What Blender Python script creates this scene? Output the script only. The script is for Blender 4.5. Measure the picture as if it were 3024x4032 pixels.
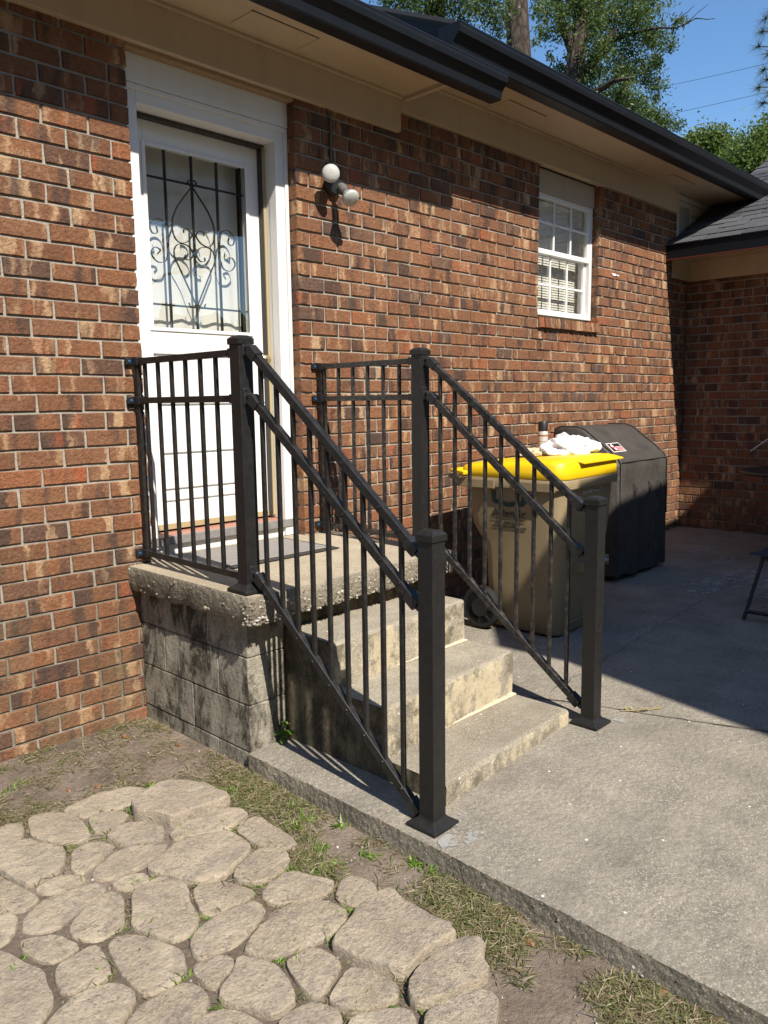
import bpy, bmesh, math, random
import numpy as np
from mathutils import Vector, Matrix, noise as mnoise

random.seed(7); rng = np.random.default_rng(7)
for o in list(bpy.data.objects): bpy.data.objects.remove(o)
SC = bpy.context.scene
COL = SC.collection

# ------------------------------------------------------------------ camera
CAM = np.array([-2.87234, -3.39056, 1.40827])
YAW, PITCH, ROLL, FPX = math.radians(46.0218), math.radians(-7.9701), math.radians(-0.7524), 3127.73
_f = np.array([math.sin(YAW)*math.cos(PITCH), math.cos(YAW)*math.cos(PITCH), math.sin(PITCH)])
_r = np.array([math.cos(YAW), -math.sin(YAW), 0.0]); _u = np.cross(_r, _f)
CR = _r*math.cos(ROLL)+_u*math.sin(ROLL); CU = -_r*math.sin(ROLL)+_u*math.cos(ROLL); CF = _f
cd = bpy.data.cameras.new('camera'); cam = bpy.data.objects.new('camera', cd); COL.objects.link(cam)
cd.sensor_fit = 'VERTICAL'; cd.sensor_height = 24.0; cd.sensor_width = 18.0; cd.lens = 24.0*FPX/4032.0
cd.clip_start = 0.05; cd.clip_end = 600
cam.matrix_world = Matrix(((CR[0], CU[0], -CF[0], CAM[0]), (CR[1], CU[1], -CF[1], CAM[1]), (CR[2], CU[2], -CF[2], CAM[2]), (0, 0, 0, 1)))
SC.camera = cam

# ------------------------------------------------------------------ world, sun, exposure
SUNDIR = Vector((0.26, 1.0, -1.11)).normalized()
SUN_EL = math.asin(-SUNDIR.z); SUN_AZ = math.atan2(-SUNDIR.x, -SUNDIR.y)
world = bpy.data.worlds.new('World'); SC.world = world; world.use_nodes = True
wn = world.node_tree.nodes; wl = world.node_tree.links
bg = wn['Background']; bg.inputs['Strength'].default_value = 0.112
sky = wn.new('ShaderNodeTexSky'); sky.sky_type = 'NISHITA'; sky.sun_disc = False
sky.sun_elevation = SUN_EL; sky.sun_rotation = SUN_AZ; sky.air_density = 1.0; sky.dust_density = 0.25; sky.ozone_density = 3.0
tc = wn.new('ShaderNodeTexCoord'); nz = wn.new('ShaderNodeTexNoise'); nz.inputs['Scale'].default_value = 2.6
nz.inputs['Detail'].default_value = 7; nz.inputs['Roughness'].default_value = 0.6
rp = wn.new('ShaderNodeValToRGB'); rp.color_ramp.elements[0].position = 0.60; rp.color_ramp.elements[1].position = 0.80
mx = wn.new('ShaderNodeMix'); mx.data_type = 'RGBA'; mx.inputs[7].default_value = (11, 11.5, 12, 1)
mm = wn.new('ShaderNodeMath'); mm.operation = 'MULTIPLY'; mm.inputs[1].default_value = 0.6
wl.new(tc.outputs['Generated'], nz.inputs['Vector']); wl.new(nz.outputs['Fac'], rp.inputs['Fac'])
wl.new(rp.outputs['Color'], mm.inputs[0]); wl.new(mm.outputs[0], mx.inputs[0]); hs = wn.new('ShaderNodeHueSaturation'); hs.inputs['Saturation'].default_value = 1.14; wl.new(sky.outputs['Color'], hs.inputs['Color']); wl.new(hs.outputs['Color'], mx.inputs[6]); wl.new(mx.outputs[2], bg.inputs['Color'])
sd = bpy.data.lights.new('sun', 'SUN'); sun = bpy.data.objects.new('sun', sd); COL.objects.link(sun)
sd.energy = 5.0; sd.angle = math.radians(0.55); sd.color = (1.0, 0.93, 0.82)
sun.rotation_euler = SUNDIR.to_track_quat('-Z', 'Y').to_euler(); sun.location = (-3, -10, 11)
SC.view_settings.view_transform = 'Standard'; SC.view_settings.look = 'None'
SC.view_settings.gamma = 1.0; SC.view_settings.use_curve_mapping = False
SC.view_settings.exposure = 0.72
SC.cycles.max_bounces = 10; SC.cycles.transparent_max_bounces = 16

# ------------------------------------------------------------------ helpers
def px(u, v, axis, val):
    d = (u-1512)/FPX*CR-(v-2016)/FPX*CU+CF
    t = (val-CAM[axis])/d[axis]
    return CAM+t*d
def pxd(u, v, dist):
    d = (u-1512)/FPX*CR-(v-2016)/FPX*CU+CF
    return CAM+d*dist
KD = 3024/1659.0

class MB:
    def __init__(s): s.v = []; s.f = []; s.a = []; s.mi = []; s.cur = 0.0; s.m = 0
    def add(s, vs, fs):
        n = len(s.v); s.v += [tuple(p) for p in vs]; s.a += [s.cur]*len(vs)
        for f in fs: s.f.append(tuple(i+n for i in f)); s.mi.append(s.m)
        return n
    def box(s, x0, x1, y0, y1, z0, z1):
        s.add([(x0,y0,z0),(x1,y0,z0),(x1,y1,z0),(x0,y1,z0),(x0,y0,z1),(x1,y0,z1),(x1,y1,z1),(x0,y1,z1)],
              [(0,3,2,1),(4,5,6,7),(0,1,5,4),(1,2,6,5),(2,3,7,6),(3,0,4,7)])
    def bar(s, p, q, w, h, up=(0,0,1)):
        p = Vector(p); q = Vector(q); d = (q-p).normalized(); up = Vector(up)
        side = d.cross(up).normalized(); u2 = side.cross(d)
        a = side*(w/2); b = u2*(h/2)
        s.add([p-a-b,p+a-b,p+a+b,p-a+b,q-a-b,q+a-b,q+a+b,q-a+b],
              [(0,1,2,3),(7,6,5,4),(0,4,5,1),(1,5,6,2),(2,6,7,3),(3,7,4,0)])
    def loft(s, rings, cap=True, closed=True):
        n = len(rings[0]); base = s.add([p for r in rings for p in r], [])
        for i in range(len(rings)-1):
            for j in range(n if closed else n-1):
                k = (j+1) % n
                s.f.append((base+i*n+j, base+i*n+k, base+(i+1)*n+k, base+(i+1)*n+j)); s.mi.append(s.m)
        if cap:
            s.f.append(tuple(base+j for j in reversed(range(n)))); s.mi.append(s.m)
            s.f.append(tuple(base+(len(rings)-1)*n+j for j in range(n))); s.mi.append(s.m)
    def tube(s, pts, r, n=8, cap=True):
        pts = [Vector(p) for p in pts]; rs = r if isinstance(r, (list, tuple)) else [r]*len(pts)
        rings = []; prev = None
        for i, p in enumerate(pts):
            t = (pts[min(i+1, len(pts)-1)]-pts[max(i-1, 0)])
            t = t.normalized() if t.length > 1e-9 else Vector((0,0,1))
            if prev is None:
                a = t.cross(Vector((0,0,1))) if abs(t.z) < .95 else t.cross(Vector((1,0,0)))
            else: a = prev-t*prev.dot(t)
            a.normalize(); prev = a; b = t.cross(a)
            rings.append([p+(a*math.cos(2*math.pi*k/n)+b*math.sin(2*math.pi*k/n))*rs[i] for k in range(n)])
        s.loft(rings, cap)
    def lathe(s, prof, org=(0,0,0), axis=(0,0,1), n=20):
        ax = Vector(axis).normalized(); a = ax.orthogonal().normalized(); b = ax.cross(a); org = Vector(org)
        rings = [[org+ax*z+(a*math.cos(2*math.pi*k/n)+b*math.sin(2*math.pi*k/n))*max(r, 1e-5) for k in range(n)] for r, z in prof]
        s.loft(rings, True)
    def prism(s, poly, ext, axis):
        # poly in the two other axes, extruded from ext[0] to ext[1] along axis
        def P(a, b, e):
            return {0:(e,a,b), 1:(a,e,b), 2:(a,b,e)}[axis]
        s.loft([[P(a,b,ext[0]) for a,b in poly], [P(a,b,ext[1]) for a,b in poly]])
    def obj(s, name, mat, parent=None, smooth=False, bevel=0, attr=False):
        me = bpy.data.meshes.new(name); me.from_pydata(s.v, [], s.f)
        mats = mat if isinstance(mat, (list, tuple)) else [mat]
        for m in mats: me.materials.append(m)
        if len(mats) > 1: me.polygons.foreach_set('material_index', s.mi)
        bm = bmesh.new(); bm.from_mesh(me); bmesh.ops.recalc_face_normals(bm, faces=bm.faces); bm.to_mesh(me); bm.free()
        if attr:
            at = me.attributes.new('rnd', 'FLOAT', 'POINT'); at.data.foreach_set('value', np.array(s.a, dtype=np.float32))
        if smooth:
            me.polygons.foreach_set('use_smooth', [True]*len(me.polygons))
            me.set_sharp_from_angle(angle=math.radians(smooth if smooth > 1 else 40))
        o = bpy.data.objects.new(name, me); COL.objects.link(o); o.parent = parent
        if bevel:
            b = o.modifiers.new('edge', 'BEVEL'); b.width = bevel; b.segments = 2; b.limit_method = 'ANGLE'; b.angle_limit = math.radians(40)
        return o

def raw(name, V, F, mat, parent=None, rnd=None):
    """mesh straight from numpy arrays; F is n x k"""
    me = bpy.data.meshes.new(name)
    V = np.asarray(V, dtype=np.float32); F = np.asarray(F, dtype=np.int32); k = F.shape[1]
    me.vertices.add(len(V)); me.vertices.foreach_set('co', V.ravel())
    me.loops.add(F.size); me.loops.foreach_set('vertex_index', F.ravel())
    me.polygons.add(len(F)); me.polygons.foreach_set('loop_start', np.arange(0, F.size, k, dtype=np.int32))
    me.update(calc_edges=True); me.validate()
    if rnd is not None:
        at = me.attributes.new('rnd', 'FLOAT', 'POINT'); at.data.foreach_set('value', np.asarray(rnd, dtype=np.float32))
    me.materials.append(mat)
    o = bpy.data.objects.new(name, me); COL.objects.link(o); o.parent = parent
    return o

def thing(name, label, cat, group=None, loc=None):
    o = bpy.data.objects.new(name, None); COL.objects.link(o); o.empty_display_size = .1
    o['label'] = label; o['category'] = cat
    if group: o['group'] = group
    return o
def tag(o, label, cat, group=None):
    o['label'] = label; o['category'] = cat
    if group: o['group'] = group
    return o
def kind(o, k): o['kind'] = k; return o

# ------------------------------------------------------------------ materials
class NT:
    def __init__(s, name):
        s.m = bpy.data.materials.new(name); s.m.use_nodes = True; s.n = s.m.node_tree.nodes; s.l = s.m.node_tree.links
        s.b = s.n['Principled BSDF']; s.out = s.n['Material Output']
    def node(s, t, **kw):
        x = s.n.new(t)
        for k, v in kw.items(): setattr(x, k, v)
        return x
    def link(s, a, b): s.l.new(a, b)
    def pos(s): return s.node('ShaderNodeNewGeometry').outputs['Position']
    def noise(s, vec, scale, detail=4, rough=.55, dist=0.):
        x = s.node('ShaderNodeTexNoise'); x.inputs['Scale'].default_value = scale; x.inputs['Detail'].default_value = detail
        x.inputs['Roughness'].default_value = rough; x.inputs['Distortion'].default_value = dist
        s.link(vec, x.inputs['Vector']); return x.outputs['Fac']
    def voro(s, vec, scale, feat='F1', out='Distance'):
        x = s.node('ShaderNodeTexVoronoi', feature=feat); x.inputs['Scale'].default_value = scale
        s.link(vec, x.inputs['Vector']); return x.outputs[out]
    def ramp(s, fac, stops, interp='LINEAR'):
        x = s.node('ShaderNodeValToRGB'); cr = x.color_ramp; cr.interpolation = interp
        while len(cr.elements) < len(stops): cr.elements.new(.5)
        for e, (p, c) in zip(cr.elements, stops):
            e.position = p; e.color = (c, c, c, 1) if isinstance(c, (int, float)) else (*c, 1)
        s.link(fac, x.inputs['Fac']); return x.outputs['Color']
    def mix(s, fac, a, b, blend='MIX'):
        x = s.node('ShaderNodeMix', data_type='RGBA', blend_type=blend)
        for i, v in ((0, fac), (6, a), (7, b)):
            if hasattr(v, 'node'): s.link(v, x.inputs[i])
            elif i == 0: x.inputs[0].default_value = v
            else: x.inputs[i].default_value = (*v, 1)
        return x.outputs[2]
    def math(s, op, a, b=0.):
        x = s.node('ShaderNodeMath', operation=op)
        for i, v in ((0, a), (1, b)):
            if hasattr(v, 'node'): s.link(v, x.inputs[i])
            else: x.inputs[i].default_value = v
        return x.outputs[0]
    def sep(s, vec):
        x = s.node('ShaderNodeSeparateXYZ'); s.link(vec, x.inputs[0]); return x.outputs
    def comb(s, a, b, c):
        x = s.node('ShaderNodeCombineXYZ')
        for i, v in enumerate((a, b, c)):
            if hasattr(v, 'node'): s.link(v, x.inputs[i])
            else: x.inputs[i].default_value = v
        return x.outputs[0]
    def bump(s, h, strength=.5, dist=.01):
        x = s.node('ShaderNodeBump'); x.inputs['Strength'].default_value = strength; x.inputs['Distance'].default_value = dist
        s.link(h, x.inputs['Height']); s.link(x.outputs[0], s.b.inputs['Normal'])
    def base(s, c):
        if hasattr(c, 'node'): s.link(c, s.b.inputs['Base Color'])
        else: s.b.inputs['Base Color'].default_value = (*c, 1)
    def rough(s, v, spec=None):
        if hasattr(v, 'node'): s.link(v, s.b.inputs['Roughness'])
        else: s.b.inputs['Roughness'].default_value = v
        if spec is not None: s.b.inputs['Specular IOR Level'].default_value = spec

def brick_mat(name, use_attr):
    t = NT(name)
    if use_attr:
        a = t.node('ShaderNodeAttribute'); a.attribute_name = 'rnd'; r = a.outputs['Fac']
    else: r = t.node('ShaderNodeObjectInfo').outputs['Random']
    P = t.pos(); x, y, z = t.sep(P)
    u = t.math('ADD', x, y)
    rk = t.math('MULTIPLY', r, 91.7)
    fine = t.noise(P, 55, 4, .65)
    c = t.ramp(r, [(0, (.165,.075,.04)), (.2, (.205,.094,.050)), (.45, (.225,.106,.056)), (.65, (.255,.110,.052)), (.8, (.2,.095,.051)), (.9, (.30,.108,.048)), (.95,(.125,.067,.046)), (1.0, (.09,.06,.05))])
    c = t.mix(t.ramp(fine, [(.42, 0.0), (.66, .6)]), c, t.mix(.7, c, (.07,.035,.025)))
    c = t.mix(t.ramp(t.noise(P, 1.1, 5, .6), [(.45, 0.0), (.7, .3)]), c, (.36,.20,.12))
    c = t.mix(t.ramp(t.noise(P, 85, 5, .75, 1.5), [(.55, 0.0), (.68, .7)]), c, t.mix(.6, c, (.42,.25,.14)))
    # flashing: vertical cream and dark bands, ragged edges
    wob = t.math('MULTIPLY', t.noise(P, 26, 3), .06)
    uu = t.math('ADD', u, wob)
    band = t.noise(t.comb(t.math('MULTIPLY', uu, 13.0), rk, t.math('MULTIPLY', z, 2.2)), 1.0, 3, .6)
    c = t.mix(t.ramp(band, [(.555, 0.0), (.66, .85)]), c, (.47,.31,.18))
    band2 = t.noise(t.comb(t.math('MULTIPLY', uu, 11.0), t.math('ADD', rk, 31.3), t.math('MULTIPLY', z, 1.7)), 1.0, 2, .5)
    c = t.mix(t.ramp(band2, [(.535, 0.0), (.645, .8)]), c, (.062,.043,.037))
    band3 = t.noise(t.comb(t.math('MULTIPLY', uu, 10.0), t.math('ADD', rk, 67.0), t.math('MULTIPLY', z, 1.7)), 1.0, 2, .5)
    c = t.mix(t.ramp(band3, [(.63, 0.0), (.72, .6)]), c, (.34,.095,.042))
    sp = t.noise(P, 160, 2, .5)
    c = t.mix(t.ramp(sp, [(.6, 0.0), (.72, .5)]), c, (.05,.03,.025))
    sm = t.math('MULTIPLY', t.ramp(t.noise(P, 5.5, 6, .75), [(.60, 0.0), (.74, 1.0)]), t.ramp(t.noise(P, 60, 4, .7), [(.42, 0.0), (.62, .75)]))
    c = t.mix(sm, c, (.40,.34,.27))
    # algae and splash dirt: ragged patch near the stoop's foot and the inner corner
    dirt = t.math('MULTIPLY', t.ramp(t.noise(P, 3.2, 5, .6), [(.42, 0.0), (.68, 1.0)]), t.ramp(z, [(.05, .75), (.9, 0.0)]))
    c = t.mix(dirt, c, (.14,.115,.07))
    t.base(c); t.rough(.9, .18)
    rough_h = t.math('ADD', t.math('MULTIPLY', t.noise(P, 75, 5, .7, 1.2), 1.0), t.math('MULTIPLY', t.voro(P, 55), .35))
    t.bump(rough_h, 1.0, .009)
    return t.m
M_BRICK = brick_mat('brick', False); M_BRICKS = brick_mat('brick_far', True)

def mortar_mat():
    t = NT('mortar'); P = t.pos(); x, y, z = t.sep(P)
    c = t.ramp(t.noise(P, 30, 4), [(.3, (.30,.275,.23)), (.7, (.40,.37,.315))])
    dirt = t.math('MULTIPLY', t.ramp(t.noise(P, 2.3, 5, .6), [(.35, 0.0), (.6, 1.0)]), t.ramp(z, [(.35, 1.0), (1.25, 0.0)]))
    c = t.mix(dirt, c, (.17,.155,.125)); t.base(c); t.rough(.95, .1)
    t.bump(t.noise(P, 90, 5, .75), .9, .008); return t.m
M_MORTAR = mortar_mat()

def paint_mat(name, col, rough=.5, dirt=(.5,.45,.38), amt=.25, bump=.08):
    t = NT(name); P = t.pos(); x, y, z = t.sep(P)
    streak = t.noise(t.comb(t.math('MULTIPLY', x, 9.), t.math('MULTIPLY', y, 9.), t.math('MULTIPLY', z, 1.6)), 1., 5, .65)
    c = t.mix(t.math('MULTIPLY', t.ramp(streak, [(.48, 0.0), (.8, 1.0)]), amt), col, dirt)
    c = t.mix(t.math('MULTIPLY', t.ramp(t.noise(P, 70, 3), [(.66, 0.0), (.74, 1.0)]), amt*.8), c, dirt)
    t.base(c); t.rough(rough, .4); t.bump(t.noise(P, 60, 3), bump, .004); return t.m
M_WHITE = paint_mat('white_paint', (.70,.695,.675), .5, (.5,.46,.39), .3)
M_WHITE2 = paint_mat('white_vinyl', (.78,.78,.76), .4, (.5,.47,.4), .25)
M_TAN = paint_mat('tan_trim_paint', (.47,.365,.245), .55, (.25,.18,.11), .3)
M_SIDING = paint_mat('cream_siding', (.55,.5,.4), .5, (.3,.27,.2), .3)
M_PRIMER = paint_mat('red_primer', (.15,.035,.022), .6, (.12,.03,.02), .4)
M_TANBOARD = paint_mat('window_head_paint', (.42,.34,.25), .55, (.28,.22,.15), .3)
M_GUTTER = paint_mat('dark_gutter_metal', (.008,.009,.012), .42, (.03,.03,.03), .2, .03)
M_GUTTER.node_tree.nodes['Principled BSDF'].inputs['Specular IOR Level'].default_value = .28
M_FRAME_AL = paint_mat('window_aluminium', (.68,.68,.66), .4, (.4,.38,.33), .35)
M_GOLD = paint_mat('gold_weatherstrip', (.36,.29,.16), .4, (.2,.16,.1), .3)
M_DARKGAP = paint_mat('dark_seal', (.05,.045,.04), .7, (.02,.02,.02), .2)

def metal_rail(name, dust):
    t = NT(name); P = t.pos()
    c = t.mix(t.math('MULTIPLY', t.ramp(t.noise(P, 38, 6, .7), [(.46, 0.0), (.72, 1.0)]), dust), (.011,.0107,.0106), (.12,.10,.087))
    c = t.mix(t.math('MULTIPLY', t.ramp(t.noise(P, 9, 3, .6), [(.52, 0.0), (.8, 1.0)]), dust*.6), c, (.09,.075,.065))
    t.base(c); t.rough(t.ramp(t.noise(P, 30, 3), [(.3, .38), (.7, .6)]), .38); t.bump(t.noise(P, 220, 2), .12, .002); return t.m
M_POST = metal_rail('black_powder_coat', .06); M_RAIL = metal_rail('dusty_black_rail', .16); M_RAIL_DUSTY = metal_rail('stained_black_rail', .55)

def simple(name, col, rough=.5, metallic=0., spec=.5, var=.15, scale=40, bump=0.):
    t = NT(name); P = t.pos()
    t.base(t.mix(t.ramp(t.noise(P, scale, 4), [(.3, 0.0), (.7, 1.0)]), tuple(c*(1-var) for c in col), tuple(min(1, c*(1+var)) for c in col)))
    t.rough(rough, spec); t.b.inputs['Metallic'].default_value = metallic
    if bump: t.bump(t.noise(P, scale*2, 3), bump, .004)
    return t.m
M_BRASS = simple('brass', (.62,.5,.25), .25, 1.)
M_BLACKPL = simple('black_plastic', (.015,.015,.016), .45)
M_BOLT = simple('dark_steel', (.06,.06,.065), .3, .8)
M_BLUE = simple('blue_screw', (.05,.16,.42), .35, .6)
M_RUBBER = simple('tyre_rubber', (.007,.007,.008), .7, bump=.3)
M_YELLOW = simple('yellow_plastic', (.74,.48,.004), .42, var=.05, scale=8)
M_BIN = simple('tan_plastic', (.25,.19,.108), .5, var=.1, scale=6, bump=.05)
M_GREEN = simple('green_print', (.008,.04,.03), .5)
M_INK = simple('dark_print', (.03,.027,.02), .5)
M_WPRINT = simple('white_print', (.5,.5,.5), .5)
M_STEELBAR = simple('galvanised_bar', (.5,.55,.6), .35, .6)
M_BULB = NT('frosted_bulb'); M_BULB.base((.56,.56,.53)); M_BULB.rough(.18); M_BULB.b.inputs['Transmission Weight'].default_value = .25; M_BULB.b.inputs['Subsurface Weight'].default_value = .3; M_BULB = M_BULB.m
M_BULBN = simple('silvered_bulb_glass', (.36,.36,.35), .22, .35)
M_GREYMETAL = simple('grey_painted_metal', (.17,.165,.16), .45, .3)
M_CABLE = simple('grey_cable', (.09,.085,.08), .5)
M_WIRE = simple('black_wire', (.02,.02,.022), .6)
M_CAN = simple('can_label', (.6,.55,.5), .35, .2)
M_CANRED = simple('can_print', (.35,.16,.1), .4)
M_RED = simple('logo_red', (.5,.03,.03), .5)
M_LOGOW = simple('logo_white', (.75,.7,.68), .5)
M_PINK = simple('logo_letters', (.72,.42,.42), .5)
M_BLOCKER = simple('shade_blocker_cloth', (.05,.052,.055), .8)
M_POLEW = simple('pale_wood', (.55,.45,.36), .6)
M_CHAIRF = simple('blue_black_mesh', (.02,.026,.04), .6)
M_MUD = simple('raw_wood', (.3,.2,.11), .8)

def cloth_mat(name, col, var, sc, transl=0.):
    t = NT(name); P = t.pos(); c = t.ramp(t.noise(P, sc, 4), [(.35, col), (.75, var)]); t.base(c); t.rough(.9, .1)
    t.bump(t.noise(P, 350, 2), .25, .002)
    if transl:
        tr = t.node('ShaderNodeBsdfTranslucent'); t.link(c, tr.inputs['Color']); ms = t.node('ShaderNodeMixShader'); ms.inputs[0].default_value = transl
        t.link(t.b.outputs[0], ms.inputs[1]); t.link(tr.outputs[0], ms.inputs[2]); t.link(ms.outputs[0], t.out.inputs['Surface'])
    return t.m
M_RAG = cloth_mat('white_cotton', (.78,.77,.8), (.66,.64,.66), 9, .15)
M_RAG2 = cloth_mat('cream_canvas', (.62,.52,.34), (.4,.32,.2), 14, .05)
M_CURTAIN = cloth_mat('curtain_cloth', (.80,.78,.73), (.75,.73,.67), 6, .1)
M_BLIND = simple('blind_slat', (.74,.72,.64), .45)
M_MAT = cloth_mat('door_mat_pile', (.16,.145,.135), (.34,.32,.30), 260)
M_MATEDGE = simple('mat_rubber_edge', (.03,.028,.027), .7)

def glass_mat(name, tint):
    t = NT(name); t.n.remove(t.b)
    tr = t.node('ShaderNodeBsdfTransparent'); tr.inputs['Color'].default_value = (*tint, 1)
    gl = t.node('ShaderNodeBsdfGlossy'); gl.inputs['Roughness'].default_value = .01
    P = t.pos(); bp = t.node('ShaderNodeBump'); bp.inputs['Strength'].default_value = .05; bp.inputs['Distance'].default_value = .02
    t.link(t.noise(P, 3.5, 2), bp.inputs['Height']); t.link(bp.outputs[0], gl.inputs['Normal'])
    lw = t.node('ShaderNodeLayerWeight'); lw.inputs['Blend'].default_value = .5
    f2 = t.math('ADD', t.math('MULTIPLY', t.math('POWER', lw.outputs['Facing'], 3.0), .85), .17)
    ms = t.node('ShaderNodeMixShader'); t.link(f2, ms.inputs[0]); t.link(tr.outputs[0], ms.inputs[1]); t.link(gl.outputs[0], ms.inputs[2]); t.link(ms.outputs[0], t.out.inputs['Surface'])
    return t.m
M_GLASS = glass_mat('window_glass', (.94,.95,.94))

def concrete_mat(name, lo, hi, stain, stain_amt, pebble, speck, seed=0., riser=False, bumpd=.006):
    t = NT(name); P = t.pos(); geo = t.node('ShaderNodeNewGeometry')
    off = t.node('ShaderNodeVectorMath', operation='ADD'); off.inputs[1].default_value = (seed, seed*.7, seed*.3); t.link(P, off.inputs[0]); Q = off.outputs[0]
    c = t.ramp(t.noise(Q, 5, 7, .68), [(.3, lo), (.7, hi)])
    c = t.mix(t.math('MULTIPLY', t.ramp(t.noise(Q, 90, 4, .7), [(.4, 0.0), (.7, 1.0)]), .45), c, tuple(v*.55 for v in lo))
    c = t.mix(t.math('MULTIPLY', t.ramp(t.noise(Q, 1.7, 6, .65), [(.45, 0.0), (.72, 1.0)]), stain_amt), c, stain)
    c = t.mix(t.math('MULTIPLY', t.ramp(t.noise(Q, .9, 7, .72), [(.47, 0.0), (.62, 1.0)]), .24), c, tuple(v*.62 for v in lo))
    c = t.mix(t.ramp(t.noise(Q, 190, 3, .65), [(.54, 0.0), (.66, .5)]), c, tuple(v*1.55 for v in hi))
    c = t.mix(t.ramp(t.noise(Q, 240, 2, .6), [(.56, 0.0), (.68, .55)]), c, tuple(v*.4 for v in lo))
    if speck:
        v = t.voro(Q, 170, out='Color'); vs = t.sep(v)
        d = t.voro(Q, 170)
        m = t.math('MULTIPLY', t.ramp(vs[0], [(.76, 0.0), (.80, 1.0)], 'LINEAR'), t.ramp(d, [(.3, 1.0), (.55, 0.0)]))
        m = t.math('MULTIPLY', m, t.ramp(t.noise(Q, 2.6, 6, .7), [(.38, .12), (.62, 1.0)]))
        c = t.mix(t.math('MULTIPLY', m, speck), c, tuple(min(1., v*1.6) for v in hi))
        v2 = t.voro(Q, 38, out='Color'); w2 = t.sep(v2)
        m2 = t.math('MULTIPLY', t.ramp(w2[1], [(.972, 0.0), (.976, 1.0)]), t.ramp(t.voro(Q, 38), [(.12, 1.0), (.22, 0.0)]))
        c = t.mix(m2, c, (.7,.68,.63))
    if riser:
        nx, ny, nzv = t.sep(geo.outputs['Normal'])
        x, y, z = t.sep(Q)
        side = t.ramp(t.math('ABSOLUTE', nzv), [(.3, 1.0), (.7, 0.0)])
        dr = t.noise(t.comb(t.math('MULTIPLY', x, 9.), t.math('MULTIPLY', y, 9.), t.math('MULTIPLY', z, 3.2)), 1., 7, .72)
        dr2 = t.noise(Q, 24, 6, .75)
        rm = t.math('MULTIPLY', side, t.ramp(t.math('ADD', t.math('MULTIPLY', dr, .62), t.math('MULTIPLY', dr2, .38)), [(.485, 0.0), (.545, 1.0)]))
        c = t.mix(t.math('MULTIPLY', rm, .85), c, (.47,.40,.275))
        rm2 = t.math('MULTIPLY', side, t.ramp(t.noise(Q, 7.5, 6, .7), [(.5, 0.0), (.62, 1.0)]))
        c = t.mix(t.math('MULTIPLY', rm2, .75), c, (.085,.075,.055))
    t.base(c); t.rough(.93, .18)
    h = t.math('ADD', t.noise(Q, 110, 5, .7), t.math('MULTIPLY', t.noise(Q, 22, 4), 1.2))
    if pebble: h = t.math('ADD', h, t.math('MULTIPLY', t.math('SUBTRACT', 1., t.voro(Q, 42)), pebble))
    t.bump(h, .65, bumpd); return t.m
M_PATIO = concrete_mat('patio_concrete', (.165,.148,.123), (.305,.272,.222), (.37,.33,.262), .4, .9, .8)
M_STEP = concrete_mat('step_concrete', (.235,.207,.16), (.41,.365,.29), (.17,.147,.11), .6, .3, .5, 3., True)
M_SLABTOP = concrete_mat('landing_concrete', (.31,.26,.19), (.46,.395,.295), (.22,.18,.13), .5, .2, .3, 5.)
M_AGG = concrete_mat('exposed_aggregate', (.14,.122,.092), (.32,.28,.215), (.065,.056,.04), .7, 1.2, .9, 9., bumpd=.006)
def side_mat(name, lo, mid, hi, sc, k):
    t = NT(name); P = t.pos(); x, y, z = t.sep(P)
    c = t.ramp(t.noise(P, 6*sc, 7, .7), [(.3, lo), (.5, mid), (.72, hi)])
    st = t.noise(t.comb(t.math('MULTIPLY', x, 7.5), t.math('MULTIPLY', y, 7.5), t.math('MULTIPLY', z, 3.4)), 1., 9, .78, .6)
    c = t.mix(t.ramp(st, [(.46, 0.0), (.56, k)]), c, (.032,.028,.02))
    st2 = t.noise(t.comb(t.math('MULTIPLY', x, 6.), t.math('ADD', t.math('MULTIPLY', y, 6.), 4.), t.math('MULTIPLY', z, 3.)), 1., 6, .7)
    c = t.mix(t.ramp(st2, [(.50, 0.0), (.62, .7)]), c, hi)
    c = t.mix(t.ramp(t.noise(P, 170, 3, .6), [(.6, 0.0), (.72, .5)]), c, (.5,.46,.38))
    c = t.mix(t.ramp(t.noise(P, 75, 4, .7), [(.5, 0.0), (.7, .55)]), c, (.05,.045,.034))
    t.base(c); t.rough(.95, .12)
    h = t.math('ADD', t.noise(P, 130, 5, .75), t.math('MULTIPLY', t.noise(P, 45, 4), 1.3)); t.bump(h, .8, .007); return t.m
M_SIDECONC = side_mat('stained_step_side', (.05,.043,.03), (.10,.085,.056), (.22,.18,.11), 1., .8)
M_BLOCK = side_mat('weathered_block', (.17,.153,.12), (.275,.25,.198), (.42,.385,.315), .8, .9)
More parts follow.
